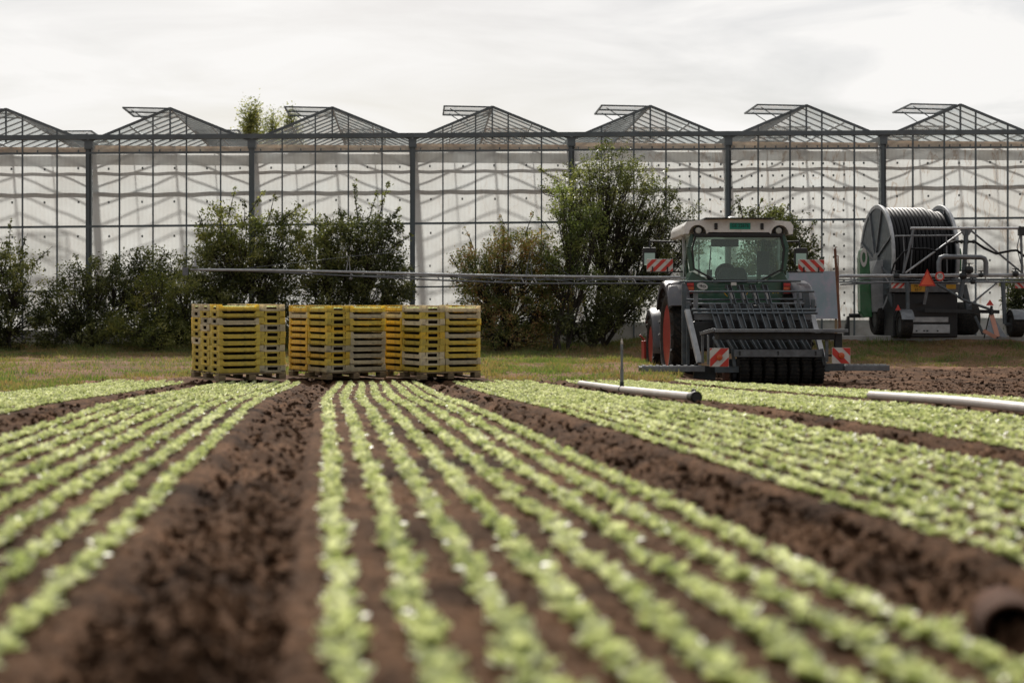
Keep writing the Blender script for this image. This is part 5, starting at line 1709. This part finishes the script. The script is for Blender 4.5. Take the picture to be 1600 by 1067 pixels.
text('30', 'disc_digits', M['ink'], sg, (c.x, c.y - .006, c.z), (R(90), 0, 0), .11, .001)

# ------------------------------------------------------------------ boom cart and its long spray boom
BD = 35.2
BX = (1500 - 800) * BD / FPX
BC = thing('irrigation_boom', (BX, BD, ROAD_Z - .02), 0, 'long thin galvanised irrigation boom on a wheeled cart before the reel', 'irrigation boom')
BC.location.z = float(zg(BX, BD))
bpy.context.view_layer.update()
BI = BC.matrix_world.inverted()
def B(px, py, yl=0.0):
    return loc_of(BI, None, None, px, py, yl)
def Z(zx, zy, yl=0.0):
    return B(1280 + zx / 4.27, 300 + zy / 4.27, yl)
def btube(name, pts, r_, m='galv_light', n=8):
    b = MB(); b.path(pts, r_, n); return b.build(name, M[m], BC, smooth=True)
btube('boom_pipe', [B(298, 421.5), B(420, 422.5), B(545, 425), B(690, 429), B(825, 431.5), B(1020, 433.5), B(1310, 432), B(1620, 431)], 0.030)
btube('boom_chord', [B(380, 423), B(545, 431), B(690, 438), B(825, 443), B(1020, 443), B(1310, 441), B(1620, 441)], 0.018, 'galv')
btube('boom_rear_chord', [B(545, 431, .5), B(690, 432, .5), B(825, 437, .5), B(1020, 437, .5), B(1310, 437, .5), B(1620, 436, .5)], 0.016, 'galv')
for xx in (548, 683, 815, 835, 968, 990, 1330, 1385, 1470, 1540):
    ya = np.interp(xx, [545, 690, 825, 1020, 1620], [425, 429, 431.5, 433, 431]); yb_ = np.interp(xx, [545, 690, 825, 1020, 1620], [431, 438, 443, 443, 441])
    btube('boom_strut', [B(xx - 2, ya), B(xx + 4, yb_)], 0.014)
for x0_, x1_ in ((690, 760), (760, 825), (835, 900), (900, 968), (990, 1025), (1310, 1385), (1385, 1470), (1470, 1540)):
    ya = np.interp(x0_, [545, 690, 825, 1020, 1620], [425, 429, 431.5, 433, 431]); yb_ = np.interp(x1_, [545, 690, 825, 1020, 1620], [431, 438, 443, 443, 441])
    dn = (x0_ in (835, 990, 690, 1385))
    btube('boom_lattice', [B(x0_, ya if dn else yb_ , .0), B(x1_, yb_ if dn else ya, .5)], 0.010, 'galv')
btube('boom_mast', [B(541, 424), B(545, 400), B(547, 424)], 0.012)
btube('boom_mast', [B(822, 430), B(828, 392), B(831, 430)], 0.014, 'galv')
btube('stay_wire', [B(545, 401), B(380, 420)], 0.005, 'galv'); btube('stay_wire', [B(545, 401), B(640, 392, .3)], 0.005, 'galv')
btube('stay_wire', [B(828, 393), B(890, 430)], 0.004, 'galv')
b = MB(); c = B(305, 408); b.lathe([(-.01, .08), (.01, .08), (.02, .03), (.12, .02), (.18, .02)], 14, 'z', c - Vector((0, 0, .12))); b.build('end_sprinkler', M['galv_light'], BC)
b = MB(); b.box(B(290, 424), (.12, .1, .18)); b.build('end_block', M['galv'], BC)
for xx in (445, 548):
    c = B(xx, 435); b = MB(); b.tube(B(xx, 428), c, .01, 6); b.lathe([(-.03, .03), (0, .05), (.02, .02)], 8, 'z', c); b.build('spray_nozzle', M['galv_light'], BC)
# cart frame on the right
btube('top_bar', [Z(610, 243), Z(1420, 243)], 0.03)
btube('main_bar', [Z(140, 560), Z(1420, 552)], 0.035)
btube('lower_bar', [Z(140, 618), Z(480, 602), Z(1420, 600)], 0.018, 'galv')
btube('guard_rail', [Z(505, 295), Z(900, 291)], 0.018, 'galv'); btube('rail_post', [Z(560, 295), Z(570, 430), Z(560, 540)], 0.016, 'galv'); btube('rail_post', [Z(847, 291), Z(853, 540)], 0.016, 'galv')
btube('front_post', [Z(630, 243), Z(600, 380), Z(560, 545)], 0.03, 'galv'); btube('front_post', [Z(630, 243, .4), Z(605, 570, .4)], 0.016, 'galv')
btube('middle_post', [Z(982, 255), Z(965, 560), Z(940, 700)], 0.055, 'steel_blue', 6)
b = MB(); b.prism([Z(945, 252, -.03), Z(1025, 252, -.03), Z(1000, 290, -.03), Z(965, 290, -.03)], (0, .06, 0)); b.build('gusset', M['galv'], BC)
btube('diagonal_tube', [Z(955, 265), Z(575, 540)], 0.022); btube('diagonal_tube', [Z(1018, 262), Z(1360, 545)], 0.022, 'galv')
btube('diagonal_tube', [Z(790, 615), Z(960, 720), Z(1160, 790)], 0.03, 'steel_blue'); btube('diagonal_tube', [Z(1190, 600), Z(1000, 760)], 0.022, 'galv')
b = MB(); b.box(Z(1350, 262), (.14, .12, .20)); b.build('end_plate', M['steel_dark'], BC)
btube('end_post', [Z(1345, 243), Z(1355, 560)], 0.03, 'galv'); btube('end_post', [Z(1340, 280, .3), Z(1320, 370, .3), Z(1345, 480, .3)], 0.012, 'galv')
hoop = [Z(800, 560, -.3), Z(797, 470, -.3), Z(808, 440, -.3), Z(835, 432, -.3), Z(1080, 436, -.3), Z(1103, 445, -.3), Z(1112, 470, -.3), Z(1112, 560, -.3)]
btube('hoop_pipe', hoop, 0.055, 'galv', 12)
btube('hose', [Z(480, 545), Z(500, 480), Z(560, 405), Z(620, 378), Z(680, 380)], 0.022, 'hose')
btube('hose', [Z(640, 380), Z(720, 380), Z(780, 395), Z(850, 350), Z(910, 330), Z(1040, 333), Z(1100, 375), Z(1180, 412), Z(1280, 392), Z(1320, 390), Z(1370, 430)], 0.028, 'hose')
for zx in (920, 950, 990, 1030):
    b = MB(); b.lathe([(-.02, .045), (.02, .045)], 10, 'x', Z(zx, 332)); b.build('hose_clamp', M['steel_dark'], BC)
# valves and couplings
for zx, zy, s_ in ((515, 560, .12), (960, 560, .14), (1000, 520, .16), (1080, 555, .10), (1310, 545, .12), (1025, 600, .10)):
    b = MB(); c = Z(zx, zy, -.05); b.lathe([(-s_ * .5, s_ * .4), (-s_ * .2, s_ * .55), (s_ * .2, s_ * .55), (s_ * .5, s_ * .4)], 10, 'x', c); b.tube(c, c + Vector((0, 0, s_ * .9)), .018, 6); b.tube(c + Vector((-s_ * .6, 0, s_ * .9)), c + Vector((s_ * .6, 0, s_ * .9)), .012, 6); b.build('valve', M['steel_dark'], BC)
striped_board('warning_board', BC, Z(525, 622, .06), .30, .14, 1, n=.07, up=1)
striped_board('warning_board', BC, Z(1350, 622, .06), .30, .14, 1, n=.07, up=-1)
# legs, wheels
btube('wheel_leg', [Z(588, 600), Z(592, 810)], 0.045, 'steel_blue'); btube('wheel_leg', [Z(1225, 600), Z(1240, 880)], 0.05, 'steel_blue'); btube('wheel_leg', [Z(1240, 880), Z(1290, 890)], 0.04, 'steel_blue')
c = Z(570, 888, 0); tyre(BC, (c.x, 0, c.z), .31, .26, .17, M['steel_dark'], 0, 'cart_wheel', -1)
c = Z(1312, 880, 0); tyre(BC, (c.x, 0, c.z), .31, .28, .17, M['steel_dark'], 0, 'cart_wheel', -1)
for zx, zy, sg in ((527, 808, 1), (1290, 800, 1)):
    b = MB(); c = Z(570 if zx < 600 else 1312, 888, 0); V, F = [], []
    for k in range(11):
        t = R(20 + 140 * k / 10)
        for x_ in (-.14, .14):
            for r_ in (.335, .355): V.append((c.x + x_, .0 + r_ * math.cos(t), c.z + r_ * math.sin(t)))
    for k in range(10):
        a_ = k * 4
        for j, l in ((0, 1), (1, 3), (3, 2), (2, 0)): F.append((a_ + j, a_ + l, a_ + 4 + l, a_ + 4 + j))
    b.add(V, F); b.build('mudguard', M['galv'], BC, smooth=True)
b = MB(); b.prism([Z(508, 790, -.1), Z(545, 790, -.1), Z(527, 752, -.1)], (0, .02, 0)); b.build('small_reflector', M['red_b'], BC)
b = MB(); b.bar(Z(1040, 830), Z(1095, 950), .06, .05); b.build('prop_leg', M['steel_blue'], BC)
b = MB(); b.bar(Z(700, 790, .2), Z(1200, 800, .2), .08, .08); b.build('cart_axle', M['steel_dark'], BC)

# folding road sign
fs = P(1545 + 8, 528, 34.6)
FS = thing('folding_sign', (fs.x, 34.75, float(zg(fs.x, 34.75))), R(-8), 'grey folding triangular warning sign with orange edge leaning by the cart wheel', 'road sign')
bpy.context.view_layer.update()
FI = FS.matrix_world.inverted()
def S(zx, zy, yl=0.0): return loc_of(FI, None, None, 1280 + zx / 4.27, 300 + zy / 4.27, yl)
b = MB(); b.prism([S(1148, 810, .12), S(1110, 950, -.12), S(1255, 972, -.12)], (0, .012, 0)); b.build('sign_face', M['galv'], FS)
b = MB(); b.bar(S(1150, 820, .10), S(1190, 965, -.14), .10, .012, up=(0, 1, 0)); b.bar(S(1095, 925, -.14), S(1180, 970, -.14), .08, .012, up=(0, 1, 0)); b.build('sign_border', M['org_f'], FS)
b = MB()
b.tube(S(1150, 760, .1), S(1100, 975, .25), .014, 6); b.tube(S(1150, 760, .1), S(1190, 975, .3), .014, 6); b.tube(S(1150, 760, .1), S(1148, 820, .1), .03, 6); b.build('sign_stand', M['black'], FS)
b = MB(); b.prism([S(1113, 757, .05), S(1166, 757, .05), S(1140, 718, .05)], (0, .03, 0)); b.build('sign_lamp', M['red_b'], FS)
print('objects', len(bpy.data.objects))
